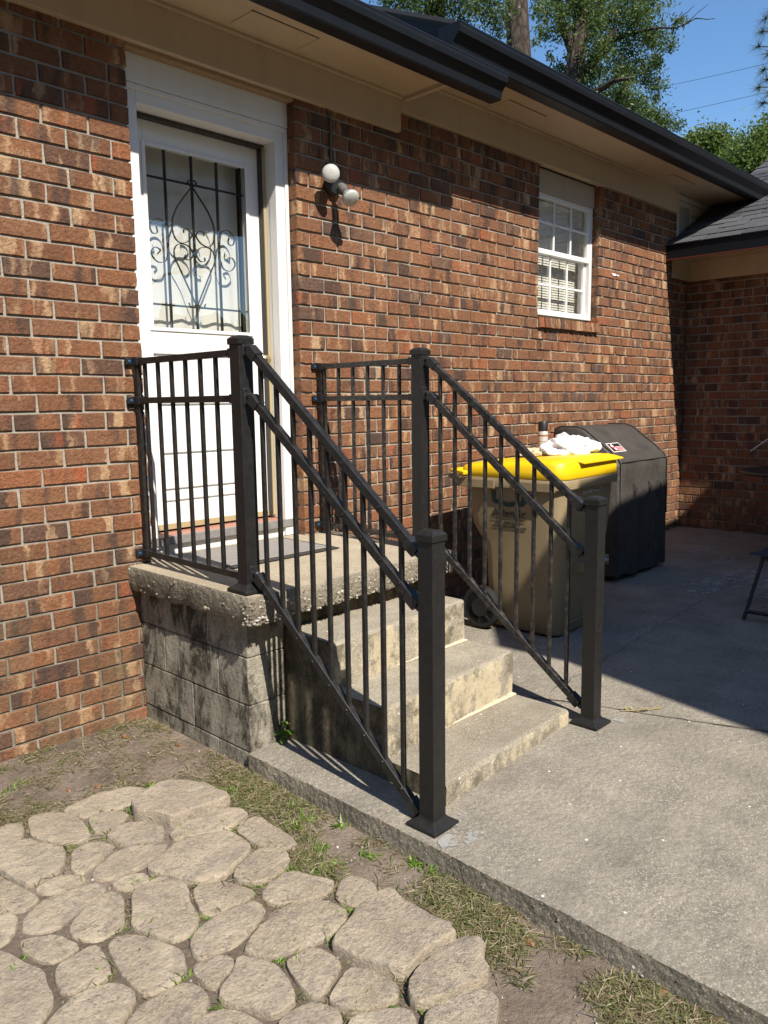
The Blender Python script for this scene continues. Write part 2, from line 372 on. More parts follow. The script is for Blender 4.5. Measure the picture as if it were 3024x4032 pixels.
def stone_mat():
    t = NT('paving_stone'); P = t.pos(); r = t.node('ShaderNodeObjectInfo').outputs['Random']
    off = t.node('ShaderNodeVectorMath', operation='ADD'); t.link(P, off.inputs[0]); t.link(t.comb(t.math('MULTIPLY', r, 37.), t.math('MULTIPLY', r, 11.), 0.), off.inputs[1]); Q = off.outputs[0]
    c = t.ramp(t.noise(Q, 7, 6, .65), [(.28, (.26,.212,.155)), (.5, (.365,.303,.222)), (.72, (.48,.405,.30))])
    c = t.mix(t.ramp(t.noise(Q, 15, 7, .8), [(.5, 0.0), (.6, .62)]), c, (.185,.158,.145))
    c = t.mix(t.ramp(t.noise(Q, 48, 5, .75), [(.54, 0.0), (.64, .6)]), c, (.15,.125,.112))
    c = t.mix(t.ramp(t.noise(Q, 4.2, 5, .7), [(.54, 0.0), (.68, .3)]), c, (.56,.49,.37))
    c = t.mix(t.math('MULTIPLY', t.ramp(t.voro(Q, 60), [(.12, .8), (.3, 0.0)]), t.ramp(t.noise(Q, 9, 3), [(.45, 0.0), (.6, 1.0)])), c, (.11,.092,.085))
    c = t.mix(t.ramp(t.noise(Q, 110, 3, .6), [(.5, 0.0), (.75, .6)]), c, (.55,.47,.35))
    c = t.mix(t.ramp(t.noise(Q, 3.1, 5, .7), [(.52, 0.0), (.7, .45)]), c, (.24,.205,.18))
    c = t.mix(t.math('MULTIPLY', r, .3), c, (.30,.25,.20))
    t.base(c); t.rough(.95, .12)
    h = t.math('ADD', t.noise(Q, 120, 5, .75), t.math('MULTIPLY', t.noise(Q, 38, 4, .6), 1.6)); t.bump(h, .9, .008); return t.m
M_STONE = stone_mat()
M_PEBBLE = NT('pebble')
_a = M_PEBBLE.node('ShaderNodeAttribute'); _a.attribute_name = 'rnd'
M_PEBBLE.base(M_PEBBLE.ramp(_a.outputs['Fac'], [(0, (.09,.075,.055)), (.45, (.19,.165,.125)), (.8, (.30,.265,.21)), (1, (.46,.44,.4))])); M_PEBBLE.rough(.6); M_PEBBLE = M_PEBBLE.m

def soil_mat():
    t = NT('soil'); P = t.pos(); x, y, z = t.sep(P)
    c = t.ramp(t.noise(P, 4.5, 7, .65), [(.3, (.14,.11,.085)), (.55, (.235,.187,.15)), (.75, (.33,.27,.22))])
    c = t.mix(t.math('MULTIPLY', t.ramp(t.noise(P, 1.6, 4), [(.45, 0.0), (.65, 1.0)]), .5), c, (.085,.067,.045))
    far = t.ramp(t.math('MAXIMUM', t.math('ABSOLUTE', t.math('ADD', x, 1.5)), t.math('ABSOLUTE', t.math('ADD', y, 2.0))), [(3.2, 0.0), (4.5, 1.0)])
    # ramp input is clamped to 0..1, so scale first
    d = t.math('MULTIPLY', t.math('SUBTRACT', t.math('MAXIMUM', t.math('ABSOLUTE', t.math('ADD', x, 1.5)), t.math('ABSOLUTE', t.math('ADD', y, 2.0))), 4.5), .5)
    c = t.mix(t.ramp(d, [(0., 0.0), (1., 1.0)]), c, t.ramp(t.noise(P, 2.5, 6, .7), [(.3, (.07,.085,.03)), (.7, (.14,.15,.055))]))
    c = t.mix(t.ramp(t.noise(P, 75, 5, .75), [(.5, 0.0), (.66, .6)]), c, (.07,.053,.04)); c = t.mix(t.ramp(t.noise(P, 150, 3, .6), [(.6, 0.0), (.7, .5)]), c, (.45,.38,.3))
    t.base(c); t.rough(.95, .1); t.bump(t.math('ADD', t.noise(P, 50, 6, .75), t.noise(P, 14, 4)), 1.0, .014); return t.m
M_SOIL = soil_mat()

def leaf_mat(name, stops, transl=.35, rough=.5):
    t = NT(name); a = t.node('ShaderNodeAttribute'); a.attribute_name = 'rnd'
    c = t.ramp(a.outputs['Fac'], stops); t.base(c); t.rough(rough, .35)
    tr = t.node('ShaderNodeBsdfTranslucent'); t.link(t.mix(.35, c, (.25,.33,.03)), tr.inputs['Color']); ms = t.node('ShaderNodeMixShader'); ms.inputs[0].default_value = transl
    t.link(t.b.outputs[0], ms.inputs[1]); t.link(tr.outputs[0], ms.inputs[2]); t.link(ms.outputs[0], t.out.inputs['Surface']); return t.m
M_OAK = leaf_mat('oak_leaf', [(0, (.035,.062,.02)), (.5, (.065,.105,.032)), (.85, (.10,.135,.045)), (1, (.16,.18,.06))])
M_OAK2 = leaf_mat('distant_leaf', [(0, (.05,.085,.02)), (.5, (.085,.13,.03)), (1, (.14,.19,.05))])
M_NEEDLE = leaf_mat('pine_needle', [(0, (.02,.035,.015)), (.6, (.035,.06,.025)), (1, (.06,.085,.035))], .15)
M_GRASS = leaf_mat('grass_blade', [(0, (.045,.065,.02)), (.32, (.12,.15,.04)), (.48, (.19,.18,.08)), (.66, (.27,.215,.125)), (.84, (.44,.38,.25)), (1, (.15,.095,.055))], .3, .6)
M_FRESH = leaf_mat('fresh_weed', [(0, (.08,.16,.02)), (.6, (.15,.27,.035)), (1, (.26,.36,.07))], .35, .45)
M_DEAD = simple('dead_leaf', (.2,.095,.05), .7, var=.4)
M_PALEBIT = simple('pale_chip', (.62,.58,.5), .7)
def bark_mat():
    t = NT('pine_bark'); P = t.pos(); x, y, z = t.sep(P)
    Q = t.comb(t.math('MULTIPLY', x, 1.), t.math('MULTIPLY', y, 1.), t.math('MULTIPLY', z, .35))
    v = t.voro(Q, 9, 'DISTANCE_TO_EDGE'); c = t.ramp(v, [(0, (.018,.013,.01)), (.12, (.058,.045,.036)), (.5, (.092,.074,.06))])
    c = t.mix(t.ramp(t.noise(P, 14, 4), [(.35, 0.0), (.7, .6)]), c, (.07,.052,.042)); t.base(c); t.rough(.95, .1); t.bump(v, 1.0, .05); return t.m
M_BARK = bark_mat()
def shingle_mat():
    t = NT('asphalt_shingle'); P = t.pos(); r = t.node('ShaderNodeObjectInfo').outputs['Random']
    c = t.ramp(r, [(0, (.045,.046,.05)), (.5, (.075,.077,.083)), (1, (.115,.117,.125))])
    c = t.mix(t.ramp(t.noise(P, 220, 2), [(.4, 0.0), (.65, .7)]), c, (.025,.025,.028)); t.base(c); t.rough(.9, .25); t.bump(t.noise(P, 300, 2), .6, .004); return t.m
M_SHINGLE = shingle_mat()
def grill_mat():
    t = NT('grill_cover_vinyl'); P = t.pos(); x, y, z = t.sep(P)
    c = t.ramp(t.noise(P, 6, 5, .6), [(.3, (.04,.036,.032)), (.7, (.066,.059,.053))])
    st = t.noise(t.comb(t.math('MULTIPLY', x, 14.), y, t.math('MULTIPLY', z, 3.)), 1., 4, .7)
    c = t.mix(t.ramp(st, [(.66, 0.0), (.74, .5)]), c, (.3,.27,.23)); t.base(c); t.rough(.55, .3); t.bump(t.math('ADD', t.noise(P, 130, 3), t.math('MULTIPLY', t.noise(P, 7, 5, .6), 9.)), .3, .006); return t.m
M_GRILL = grill_mat()
M_WALLIN = simple('interior_plaster', (.3,.28,.25), .9)

# ------------------------------------------------------------------ ground
def soil_z(x, y):
    b = -.092+.0055*min(1, max(0, (-x-1.3)/.3))
    return b+.005*mnoise.noise(Vector((x*2.2, y*2.2, 3.1)))+.003*mnoise.noise(Vector((x*9, y*9, 1.7)))
def patio_z(x): return -.0+ .004+.0205*x if x > -2 else -.035
def axis_pts(lo, hi, step, far):
    c = list(np.arange(lo, hi+1e-6, step)); out = [-far, -70, -35, -18, -10, -6]; up = [6, 10, 18, 35, 70, far]
    return np.array([v for v in out if v < lo-.3]+c+[v for v in up if v > hi+.3])
gx = axis_pts(-4.2, -.85, .05, 260); gy = axis_pts(-4.6, .1, .05, 260)
V = []; 
for yy in gy:
    for xx in gx:
        inner = -4.2 <= xx <= -.85 and -4.6 <= yy <= .1
        V.append((xx, yy, soil_z(xx, yy) if inner else (-.10 if xx > -5 else -.09)))
nxp, nyp = len(gx), len(gy)
F = [(j*nxp+i, j*nxp+i+1, (j+1)*nxp+i+1, (j+1)*nxp+i) for j in range(nyp-1) for i in range(nxp-1)]
ground = kind(raw('ground', V, F, M_SOIL), 'structure')
ground.data.polygons.foreach_set('use_smooth', [True]*len(ground.data.polygons))

# patio slab: broken edge beside the soil
m = MB(); ys = np.arange(0.0, -9.01, -.03)
rt = []; rb = []
for i, yy in enumerate(ys):
    j1 = .007*mnoise.noise(Vector((yy*5, 1, 0)))+.005*mnoise.noise(Vector((yy*31, 2, 0)))
    j2 = .009*mnoise.noise(Vector((yy*9, 5, 0)))+.006*mnoise.noise(Vector((yy*40, 6, 0)))
    ex = -1.045-.012*max(0, -yy-.8) if yy < -.838 else -.98
    rt.append((ex+j1, yy, patio_z(ex)+.002*mnoise.noise(Vector((yy*20, 9, 0))))); rb.append((ex-.006+j2, yy, -.16))
def edge_mid(i, f): 
    a = Vector(rt[i]); b = Vector(rb[i]); p = a.lerp(b, f); p.x += .006*mnoise.noise(Vector((ys[i]*34, f*6, 3)))-.008*f; return tuple(p)
n = len(ys); base = m.add(rt, [])
x_in = [-.9, 0.5, 2.5, 5.2]
cols = [[base+i for i in range(n)]]
for xi in x_in:
    b0 = m.add([(xi, yy, patio_z(xi)) for yy in ys], []); cols.append([b0+i for i in range(n)])
for a, b in zip(cols[:-1], cols[1:]):
    for i in range(n-1): m.f.append((a[i], a[i+1], b[i+1], b[i])); m.mi.append(0)
prev = cols[0]
m.m = 1
for fr in (.12, .35, .6, 1.0):
    lead = m.add([edge_mid(i, fr) for i in range(n)], []); cur = [lead+i for i in range(n)]
    for i in range(n-1): m.f.append((prev[i+1], prev[i], cur[i], cur[i+1])); m.mi.append(1)
    prev = cur
b0 = m.add([(5.2, yy, -.16) for yy in ys], [])
for i in range(n-1): m.f.append((cols[-1][i], cols[-1][i+1], b0+i+1, b0+i)); m.mi.append(1)
patio = kind(m.obj('patio', [M_PATIO, M_AGG], smooth=50), 'structure')
_pe = []
ico0 = bmesh.new(); bmesh.ops.create_icosphere(ico0, subdivisions=1, radius=1); _iv = [v.co.copy() for v in ico0.verts]; _if = [tuple(v.index for v in f.verts) for f in ico0.faces]; ico0.free()
pe = MB()
for _k in range(520):
    i_ = random.randrange(28, 125); f_ = random.random()**1.3*.55; p_ = Vector(edge_mid(i_, f_)) if f_ > .03 else Vector(rt[i_]); r_ = random.uniform(.002, .0055)
    p_.y -= random.uniform(0, .03); p_.x += .0035; pe.cur = random.random()**1.6*.8
    pe.add([p_+Vector((v.x*r_*.8, v.y*r_*random.uniform(.9, 1.4), v.z*r_*.8)) for v in _iv], _if)
kind(pe.obj('edge_gravel', M_PEBBLE, patio, attr=True), 'stuff')
# control joint and a crack across the patio, cut as thin dark strips of grit
def strip(name, pts, w, mat, parent, dz=.004):
    mm_ = MB(); L = []; R = []
    for i, p in enumerate(pts):
        p = Vector(p); q = Vector(pts[min(i+1, len(pts)-1)]); o = Vector(pts[max(i-1, 0)]); t = (q-o).normalized(); s = Vector((-t.y, t.x, 0))
        ww = w*(.6+.8*random.random()); z = patio_z(p.x)+dz
        L.append((p.x+s.x*ww/2, p.y+s.y*ww/2, z)); R.append((p.x-s.x*ww/2, p.y-s.y*ww/2, z))
    mm_.loft([L, R], cap=False, closed=False); return mm_.obj(name, mat, parent)
M_GRIT = simple('joint_grit', (.075,.062,.047), .95)
pts = []
P0, P1 = Vector((.2, -1.38, 0)), Vector((.62, -2.7, 0))
for i in range(30):
    f = i/29; p = P0.lerp(P1, f); pts.append((p.x+.006*random.uniform(-1, 1), p.y, 0))
strip('patio_joint', pts, .007, M_GRIT, patio)
pts = [(.30+.02*math.sin(i*.9)+i*.055, -1.42+.012*math.sin(i*1.7)+.003*i, 0) for i in range(70)]
strip('patio_crack', pts, .0025, M_GRIT, patio)
# dried white paint spills on the shaded concrete
def blob(name, cx, cy, rx, ry, seed):
    mm_ = MB(); N = 26
    ring = [(cx+rx*math.cos(a)*(1+.55*mnoise.noise(Vector((math.cos(a)*1.8, math.sin(a)*1.8, seed)))+.25*mnoise.noise(Vector((math.cos(a)*6, math.sin(a)*6, seed)))),
             cy+ry*math.sin(a)*(1+.55*mnoise.noise(Vector((math.cos(a)*1.8, math.sin(a)*1.8, seed+5))))) for a in [2*math.pi*i/N for i in range(N)]]
    mm_.add([(x, y, patio_z(x)+.004) for x, y in ring]+[(cx, cy, patio_z(cx)+.004)], [(i, (i+1) % N, N) for i in range(N)])
    return mm_.obj(name, M_SPILL, patio)
def spill():
    t = NT('dried_paint'); P = t.pos()
    t.base((.34,.34,.32)); t.rough(.8)
    tr = t.node('ShaderNodeBsdfTransparent'); ms = t.node('ShaderNodeMixShader')
    t.link(t.ramp(t.noise(P, 16, 7, .75), [(.47, 0.0), (.56, .8)]), ms.inputs[0]); t.link(tr.outputs[0], ms.inputs[1]); t.link(t.b.outputs[0], ms.inputs[2]); t.link(ms.outputs[0], t.out.inputs['Surface']); return t.m
M_SPILL = spill()
for i, (cx, cy, rx, ry) in enumerate([(2.8,-1.18,.3,.16), (3.55,-.98,.22,.06), (3.3,-1.4,.5,.22), (2.75,-1.72,.3,.12), (3.9,-.65,.4,.08)]): blob('paint_spill', cx, cy, rx, ry, i*3.3)
for i, (cx, cy) in enumerate([(-1.0,-1.86),(-.88,-1.8),(-.93,-1.9),(.2,-1.83),(.21,-1.7),(.03,-1.86)]): blob('paint_spill', cx, cy, .045, .03, 40+i)

# ------------------------------------------------------------------ house
house = thing('house', 'one-storey brown brick house with tan eaves, black gutters and white back door', 'house')
H = .0786387; L = .2032; ZK = 2.95; XC = 4.951
MJ = .0098
def brick_shape(w, h, d, seed):
    r = random.Random(seed); j = lambda a: r.uniform(-a, a)
    hw, hh = w/2, h/2
    out = [(-hw,-hh),(0,-hh),(hw,-hh),(hw,0),(hw,hh),(0,hh),(-hw,hh),(-hw,0)]
    out = [(a+j(.0018), b+j(.0016)) for a, b in out]
    for ci in (0, 2, 4, 6):
        if r.random() < .12: out[ci] = (out[ci][0]*(1-r.uniform(.002,.006)/hw), out[ci][1]*(1-r.uniform(.001,.0035)/hh))
    fr = [(a*(1-.0032/hw)+j(.0006), b*(1-.0032/hh)+j(.0006)) for a, b in out]
    t = j(.0016)
    vs = [(a, t+j(.0008), b) for a, b in fr]+[(a, t+.0042, b) for a, b in out]+[(a, d, b) for a, b in out]
    fs = [tuple(range(8))]+[(i, 8+i, 8+(i+1) % 8, (i+1) % 8) for i in range(8)]+[(8+i, 16+i, 16+(i+1) % 8, 8+(i+1) % 8) for i in range(8)]
    return vs, fs
bricks = []   # (wall index, centre, width, depth)
def z_row(k): return ZK-(k+.5)*H
def row(wall, x0, x1, first, k, deep0=False, deep1=False):
    """bricks of one course from x0 to x1; first = position of the first head joint to the right of x0"""
    xs = [x0-MJ/2]; h = first
    while h < x1-.03: xs.append(h); h += L
    xs.append(x1+MJ/2)
    for i in range(len(xs)-1):
        a, b = xs[i]+MJ/2, xs[i+1]-MJ/2
        if b-a < .02: continue
        d = .09 if (i == 0 and deep0) or (i == len(xs)-2 and deep1) else .02
        bricks.append((wall, (a+b)/2, z_row(k), b-a, d))
for k in range(-1, 40):                       # wall beside the door, over the soil
    off = 1.14661 if k % 2 == 0 else 1.04391
    h = -off
    while h-L > -2.55: h -= L
    row(0, -2.55, -.955, h, k, deep1=k < 29)
for k in range(-3, 38):                       # long wall, patio side
    z = z_row(k); f0 = .0914 if k % 2 == 0 else .1904
    if k <= -2:
        row(1, .805 if k == -2 else .805, 2.33, .0914+L*4 if k % 2 == 0 else .1904+L*4, k, deep1=True); 
    elif z > 2.03: row(1, 0, 2.33, f0, k, deep0=True, deep1=True)
    elif z > 1.94: row(1, 0, 2.325, f0, k, deep0=True)
    else: row(1, 0, XC, f0, k, deep0=True)
    if -3 <= k and z > 2.03: row(1, 3.22, XC if k > 2 else 4.66, 3.22+(.0914 if k % 2 == 0 else .1904), k, deep0=True)
    elif z > 1.94: row(1, 3.23, XC, 3.22+.1914, k)
for k in range(5, 38): row(2, 0, 2.9, .131 if k % 2 == 0 else .2104, k)
walls = []
def wall_core(parts):
    m = MB()
    for b in parts: m.box(*b)
    o = m.obj('brick_wall', M_MORTAR, house); walls.append(o); return o
wall_core([(-2.55,-.963,.0095,.2,-.3,3.03)])
wall_core([(.008,2.322,.0095,.2,-.3,3.2),(2.322,3.228,.0095,.2,-.3,1.935),(3.228,XC,.0095,.2,-.3,3.2)])
wall_core([(XC+.0095,XC+.2,-2.9,.0,-.3,2.72)])
def brick_world(b):
    w, c, z, wd, d = b
    return Vector((c, 0, z)) if w < 2 else Vector((XC, -c, z))
def visible(b):
    p = brick_world(b)
    if b[0] == 1 and -.9 < p.x < .1 and p.z < .62: return False
    if p.z < soil_z(p.x, p.y)-.03 and p.x < -1.0: return False
    d = np.array(p)-CAM; w = d@CF
    u = FPX*(d@CR)/w; v = FPX*(d@CU)/w
    return abs(u) < 1600 and abs(v) < 2100
def dist(b):
    p = np.array(brick_world(b))-CAM
    return np.linalg.norm(p)/max(.2, abs(p[1] if b[0] < 2 else p[0])/np.linalg.norm(p))
order = sorted([b for b in bricks if visible(b)], key=dist)
near = order[:300]; nearset = set(near)
cache = {}
def brick_mesh(w, d):
    key = (round(w/.0025), d, random.randrange(5))
    if key not in cache:
        vs, fs = brick_shape(key[0]*.0025, .0681, d, hash((key[0], int(d*1000), key[2])) & 0xffff)
        me = bpy.data.meshes.new('brick'); me.from_pydata(vs, [], fs); me.materials.append(M_BRICK); cache[key] = me
    return cache[key]
for b in near:
    o = bpy.data.objects.new('brick', brick_mesh(b[3], b[4])); COL.objects.link(o); o.parent = walls[b[0]]
    o.location = brick_world(b)
    if b[0] == 2: o.rotation_euler = (0, 0, -math.pi/2)
m = MB()
for i, b in enumerate(bricks):
    if b in nearset: continue
    if b[0] == 1 and -.9 < b[1] < .02 and b[2] < .5: continue
    vs, fs = brick_shape(b[3], .0681, b[4], i); p = brick_world(b); m.cur = random.random()
    if b[0] == 2: vs = [(p.x+y, p.y-x, p.z+z) for x, y, z in vs]
    else: vs = [(p.x+x, p.y+y, p.z+z) for x, y, z in vs]
    m.add(vs, fs)
kind(m.obj('brickwork', M_BRICKS, house, attr=True), 'stuff')

# foundation strip under the open back, interior shell so no light leaks through
m = MB()
m.box(-2.55, 6.5, 3.0, 3.1, -.3, 3.3); m.box(-2.55, 6.5, .2, 3.0, .60, .66); m.box(-2.65, -2.55, .0, 3.1, -.3, 3.3)
m.box(6.5, 6.6, .0, 3.1, -.3, 3.3); m.box(-2.55, 6.5, .25, 3.0, 3.25, 3.3)
m.obj('interior_wall', M_WALLIN, house)

# eaves --------------------------------------------------------------
def part(name, mat, boxes, bevel=0, parent=house):
    m = MB()
    for b in boxes: m.box(*b)
    return m.obj(name, mat, parent, bevel=bevel)
part('frieze_board', M_TAN, [(-2.6, .797, -.032, .03, 2.985, 3.185)], .003)
part('frieze_strip', M_MUD, [(-.953, -.002, .0, .055, 2.968, 2.984)])
part('frieze_board', M_TAN, [(.80, 4.625, -.03, .03, 3.108, 3.31)], .003)
part('soffit', M_TAN, [(-2.6, .83, -.37, .03, 3.183, 3.2)])
part('soffit', M_TAN, [(.832, 6.0, -.385, .03, 3.308, 3.325)])
part('soffit_moulding', M_TAN, [(-2.6, .797, -.05, -.033, 3.165, 3.1825)], .004)
part('soffit_moulding', M_TAN, [(.80, 4.625, -.048, -.031, 3.29, 3.3075)], .004)
part('soffit_end_trim', M_TAN, [(.812, .834, -.37, -.034, 3.162, 3.1825)])
part('soffit_end_board', M_TAN, [(.8345, .85, -.36, -.031, 3.165, 3.3)])
part('primer_edge', M_PRIMER, [(-2.6, .812, -.374, -.358, 3.168, 3.1825)])
part('primer_edge', M_PRIMER, [(.86, 6.0, -.389, -.372, 3.292, 3.3075)])
for (x0, x1, y0, y1, z) in ((-.455,-.055,-.262,-.095,3.1825), (1.60,2.02,-.24,-.06,3.3075), (4.05,4.5,-.225,-.05,3.3075)):
    part('soffit_vent_panel', M_TAN, [(x0, x1, y0, y1, z-.004, z+.001)], .001)
    part('vent_gap', M_DARKGAP, [(x0-.004, x1+.006, y0-.005, y0-.001, z-.0025, z+.001), (x1+.001, x1+.005, y0, y1, z-.0025, z+.001)])
part('fascia', M_GUTTER, [(-2.6, .85, -.392, -.3745, 3.16, 3.31)])
part('fascia', M_GUTTER, [(.86, 6.0, -.405, -.3895, 3.285, 3.45)])
def gutter(x0, x1, yb, yf, zb, zt):
    h = zt-zb; w = yb-yf
    prof = [(0,0),(.56,0),(.60,.06),(.66,.34),(.80,.50),(.93,.62),(.975,.80),(.985,.93),(1.0,.935),(1.0,1.0),(.90,1.0),(.90,.965),(.955,.955),(.945,.82),(.90,.65),(.78,.53),(.63,.37),(.57,.10),(.55,.035),(.03,.035),(.03,1.0),(0,1.0)]
    m = MB(); m.prism([(yb-a*w, zb+b*h) for a, b in prof], (x0, x1), 0)
    o = m.obj('gutter', M_GUTTER, house)
    mc = MB(); mc.prism([(yb-a*w, zb+b*h) for a, b in prof[:11]+[(0, 1.0)]], (x0-.0015, x0), 0)
    mc.obj('end_cap', M_GUTTER, o); mc = MB()
    mc.prism([(yb-a*w, zb+b*h) for a, b in prof[:11]+[(0, 1.0)]], (x1, x1+.0015), 0); mc.obj('end_cap', M_GUTTER, o); return o
gutter(-2.7, 1.185, -.394, -.527, 3.142, 3.278)
gutter(.70, 6.4, -.407, -.557, 3.272, 3.408)

def roof(name, x0, x1, y0, z0, slope, y1):
    m = MB(); d = .022
    m.prism([(y0, z0), (y1, z0+slope*(y1-y0)), (y1, z0+slope*(y1-y0)+d), (y0, z0+d)], (x0, x1), 0)
    return m.obj(name, M_SHINGLE, house)
roof('roof', -2.75, .845, -.43, 3.315, .446, 4.)
r2 = roof('roof', .80, 7.5, -.44, 3.452, .446, 4.2)
m = MB(); m.prism([(-.40, 3.30), (4.1, 5.30), (4.1, 5.47), (-.40, 3.452)], (.822, .846), 0); m.obj('rake_board', M_GUTTER, house)
m = MB(); m.prism([(-.36, 3.34), (4.0, 5.18), (4.0, 5.36), (-.36, 3.40)], (.8205, .8218), 0); m.obj('rake_strip', M_PRIMER, house)

# wing with its own eave ----------------------------------------------
XE = 4.465; WS = .50
part('wing_fascia', M_GUTTER, [(XE-.012, XE+.012, -2.9, -.003, 2.672, 2.805)], .002)
part('wing_primer_edge', M_PRIMER, [(XE-.012, XE+.016, -2.9, -.003, 2.664, 2.6715)])
part('wing_soffit', M_TAN, [(XE+.012, XC+.01, -2.9, -.003, 2.70, 2.715)])
part('wing_frieze', M_TAN, [(XC-.028, XC+.02, -2.9, -.024, 2.515, 2.6995)], .003)
part('eave_return_board', M_TAN, [(4.585, XC-.0, -.0225, -.001, 2.52, 2.6995)], .002)
m = MB(); m.prism([(XE-.005, 2.795), (7.4, 2.795+WS*(7.4-XE+.005)), (7.4, 2.78+WS*(7.4-XE)), (XE+.02, 2.78)], (-2.95, -.002), 1)
wr = m.obj('wing_roof', M_DARKGAP, house)
sl = math.hypot(1, WS); n_c = 0; c = 0; shcache = {}
ang = math.atan(WS)
while True:
    xs0 = XE-.022+c*.142/sl
    if xs0 > 6.9 or n_c > 285: break
    y = -.004-random.random()*.12
    y = -.004; first = True
    while y > -2.9:
        wd = random.choice((.17, .21, .25, .29, .33)); 
        if first: wd *= random.uniform(.4, 1); first = False
        y2 = max(y-wd, -2.93)
        key = (round((y-y2)/.02), random.randrange(2))
        if key not in shcache:
            mm_ = MB(); w_ = key[0]*.02-.004; th = .006+.004*key[1]
            mm_.box(0, .155, -w_, 0, 0, th); me = bpy.data.meshes.new('shingle'); me.from_pydata(mm_.v, [], mm_.f); me.materials.append(M_SHINGLE); shcache[key] = me
        o = bpy.data.objects.new('shingle', shcache[key]); COL.objects.link(o); o.parent = wr
        o.location = (xs0, y-.002, 2.8+WS*(xs0-XE)+.006+.0005*(n_c % 3)); o.rotation_euler = (0, -ang+.035, 0)
        n_c += 1; y = y2
    c += 1
# lap siding in the triangle between the two roofs
sid = MB()
zt = 3.306; brd = []
for i in range(5):
    z0 = 2.83+i*.106; z1 = min(z0+.106, zt)
    xr = 4.705+(z0+.053-2.883)/.516+.25
    part('siding_board', M_SIDING, [(4.70, min(xr, 5.6), .012-.0, .03, z0, z1-.006)], .002)
part('siding_backing', M_DARKGAP, [(4.66, 5.9, .03, .06, 2.7, 3.306)])
part('corner_board', M_SIDING, [(4.662, 4.698, -.004, .03, 2.80, 3.306)], .003)
m = MB(); m.bar((4.705, -.006, 2.905), (5.6, -.006, 2.905+.516*.895), .02, .026); m.obj('roof_trim', M_SIDING, house)

# door ---------------------------------------------------------------
DX0, DX1, DZ0, DZ1 = -.878, -.077, .768, 2.762
part('door_head_board', M_WHITE, [(-.955, -.001, .055, .11, 2.8465, 3.03)], .002)
cs = MB(); 
for a, b, z0, z1 in ((-.953,-.875,.70,2.845), (-.080,-.002,.665,2.845)): cs.box(a, b, .07, .13, z0, z1)
cs.box(-.8745, -.0805, .07, .13, 2.768, 2.845)
cs.box(-.953, -.002, .058, .0695, 2.822, 2.8445); cs.box(-.024, -.002, .058, .0695, .67, 2.8215); cs.box(-.953, -.931, .058, .0695, .70, 2.8215)
cs.obj('door_casing', M_WHITE, house, bevel=.003)
jm = MB(); jm.box(-.077, -.06, .1305, .30, .76, 2.77); jm.box(-.90, -.879, .1305, .30, .76, 2.77); jm.box(-.90, -.06, .1305, .30, 2.7705, 2.79)
jm.obj('door_jamb', M_WHITE, house)
part('weatherstrip', M_GOLD, [(-.094, -.0775, .16, .176, .775, 2.755)], .002)
part('weatherstrip', M_DARKGAP, [(-.0985, -.0945, .165, .2, .775, 2.76), (-.876, -.0775, .168, .2, 2.752, 2.768)])
door = MB(); Y0, Y1 = .2, .245
GX0, GX1, GZ0, GZ1 = -.777, -.178, 1.778, 2.642
door.box(DX0+.002, GX0, Y0, Y1, DZ0, DZ1-.012); door.box(GX1, DX1-.022, Y0, Y1, DZ0, DZ1-.012)
door.box(GX0, GX1, Y0, Y1, GZ1, DZ1-.012); door.box(GX0, GX1, Y0, Y1, 1.655, GZ0)
door.box(GX0, GX1, Y0, Y1, DZ0, .90)
door.box(GX0, GX1, Y0+.012, Y1, .9005, 1.6545)
dr = door.obj('door', M_WHITE, house, bevel=.002)
for z0, z1 in ((1.405,1.643), (1.158,1.392), (.975,1.145), (.915,.962)):
    part('door_panel', M_WHITE, [(GX0+.012, GX1-.012, Y0+.001, Y0+.0115, z0, z1)], .005, dr)
gb = MB()
for a, b, z0, z1 in ((GX0-.012,GX0+.008,GZ0-.012,GZ1+.012), (GX1-.008,GX1+.012,GZ0-.012,GZ1+.012)): gb.box(a, b, Y0-.006, Y0-.0005, z0, z1)
gb.box(GX0+.0085, GX1-.0085, Y0-.006, Y0-.0005, GZ0-.012, GZ0+.006); gb.box(GX0+.0085, GX1-.0085, Y0-.006, Y0-.0005, GZ1-.006, GZ1+.012)
gb.obj('glass_bead', M_WHITE, dr, bevel=.002)
pn = MB(); pn.add([(GX0+.001, Y0+.006, GZ0+.001), (GX1-.001, Y0+.006, GZ0+.001), (GX1-.001, Y0+.006, GZ1-.001), (GX0+.001, Y0+.006, GZ1-.001)], [(0, 1, 2, 3)]); pn.obj('pane', M_GLASS, dr)
# scroll grille behind the glass
g = MB(); yg = Y0+.022
for xx in (-.650, -.4965, -.3455, -.198): g.box(xx-.005, xx+.005, yg, yg+.012, GZ0, GZ1)
for zz in (2.505, 1.899): g.box(GX0, GX1, yg+.002, yg+.01, zz-.0045, zz+.0045)
def curve(pts, n=6):
    out = []
    P = [Vector((a, 0, b)) for a, b in pts]
    for i in range(len(P)-1):
        p0 = P[max(i-1, 0)]; p1 = P[i]; p2 = P[i+1]; p3 = P[min(i+2, len(P)-1)]
        for k in range(n):
            t = k/n; out.append(.5*((2*p1)+(-p0+p2)*t+(2*p0-5*p1+4*p2-p3)*t*t+(-p0+3*p1-3*p2+p3)*t**3))
    out.append(P[-1]); return out
def scroll(pts):
    for a, b in zip(curve(pts)[:-1], curve(pts)[1:]):
        g.bar((a.x, yg+.005, a.z), (b.x, yg+.005, b.z), .011, .0032, up=(0, 0, 1) if abs((b-a).normalized().z) < .7 else (1, 0, 0))
upper = [(-.490,2.49),(-.44,2.43),(-.401,2.378),(-.373,2.31),(-.378,2.245),(-.41,2.212),(-.455,2.222),(-.484,2.256),(-.468,2.281),(-.44,2.28),(-.437,2.263)]
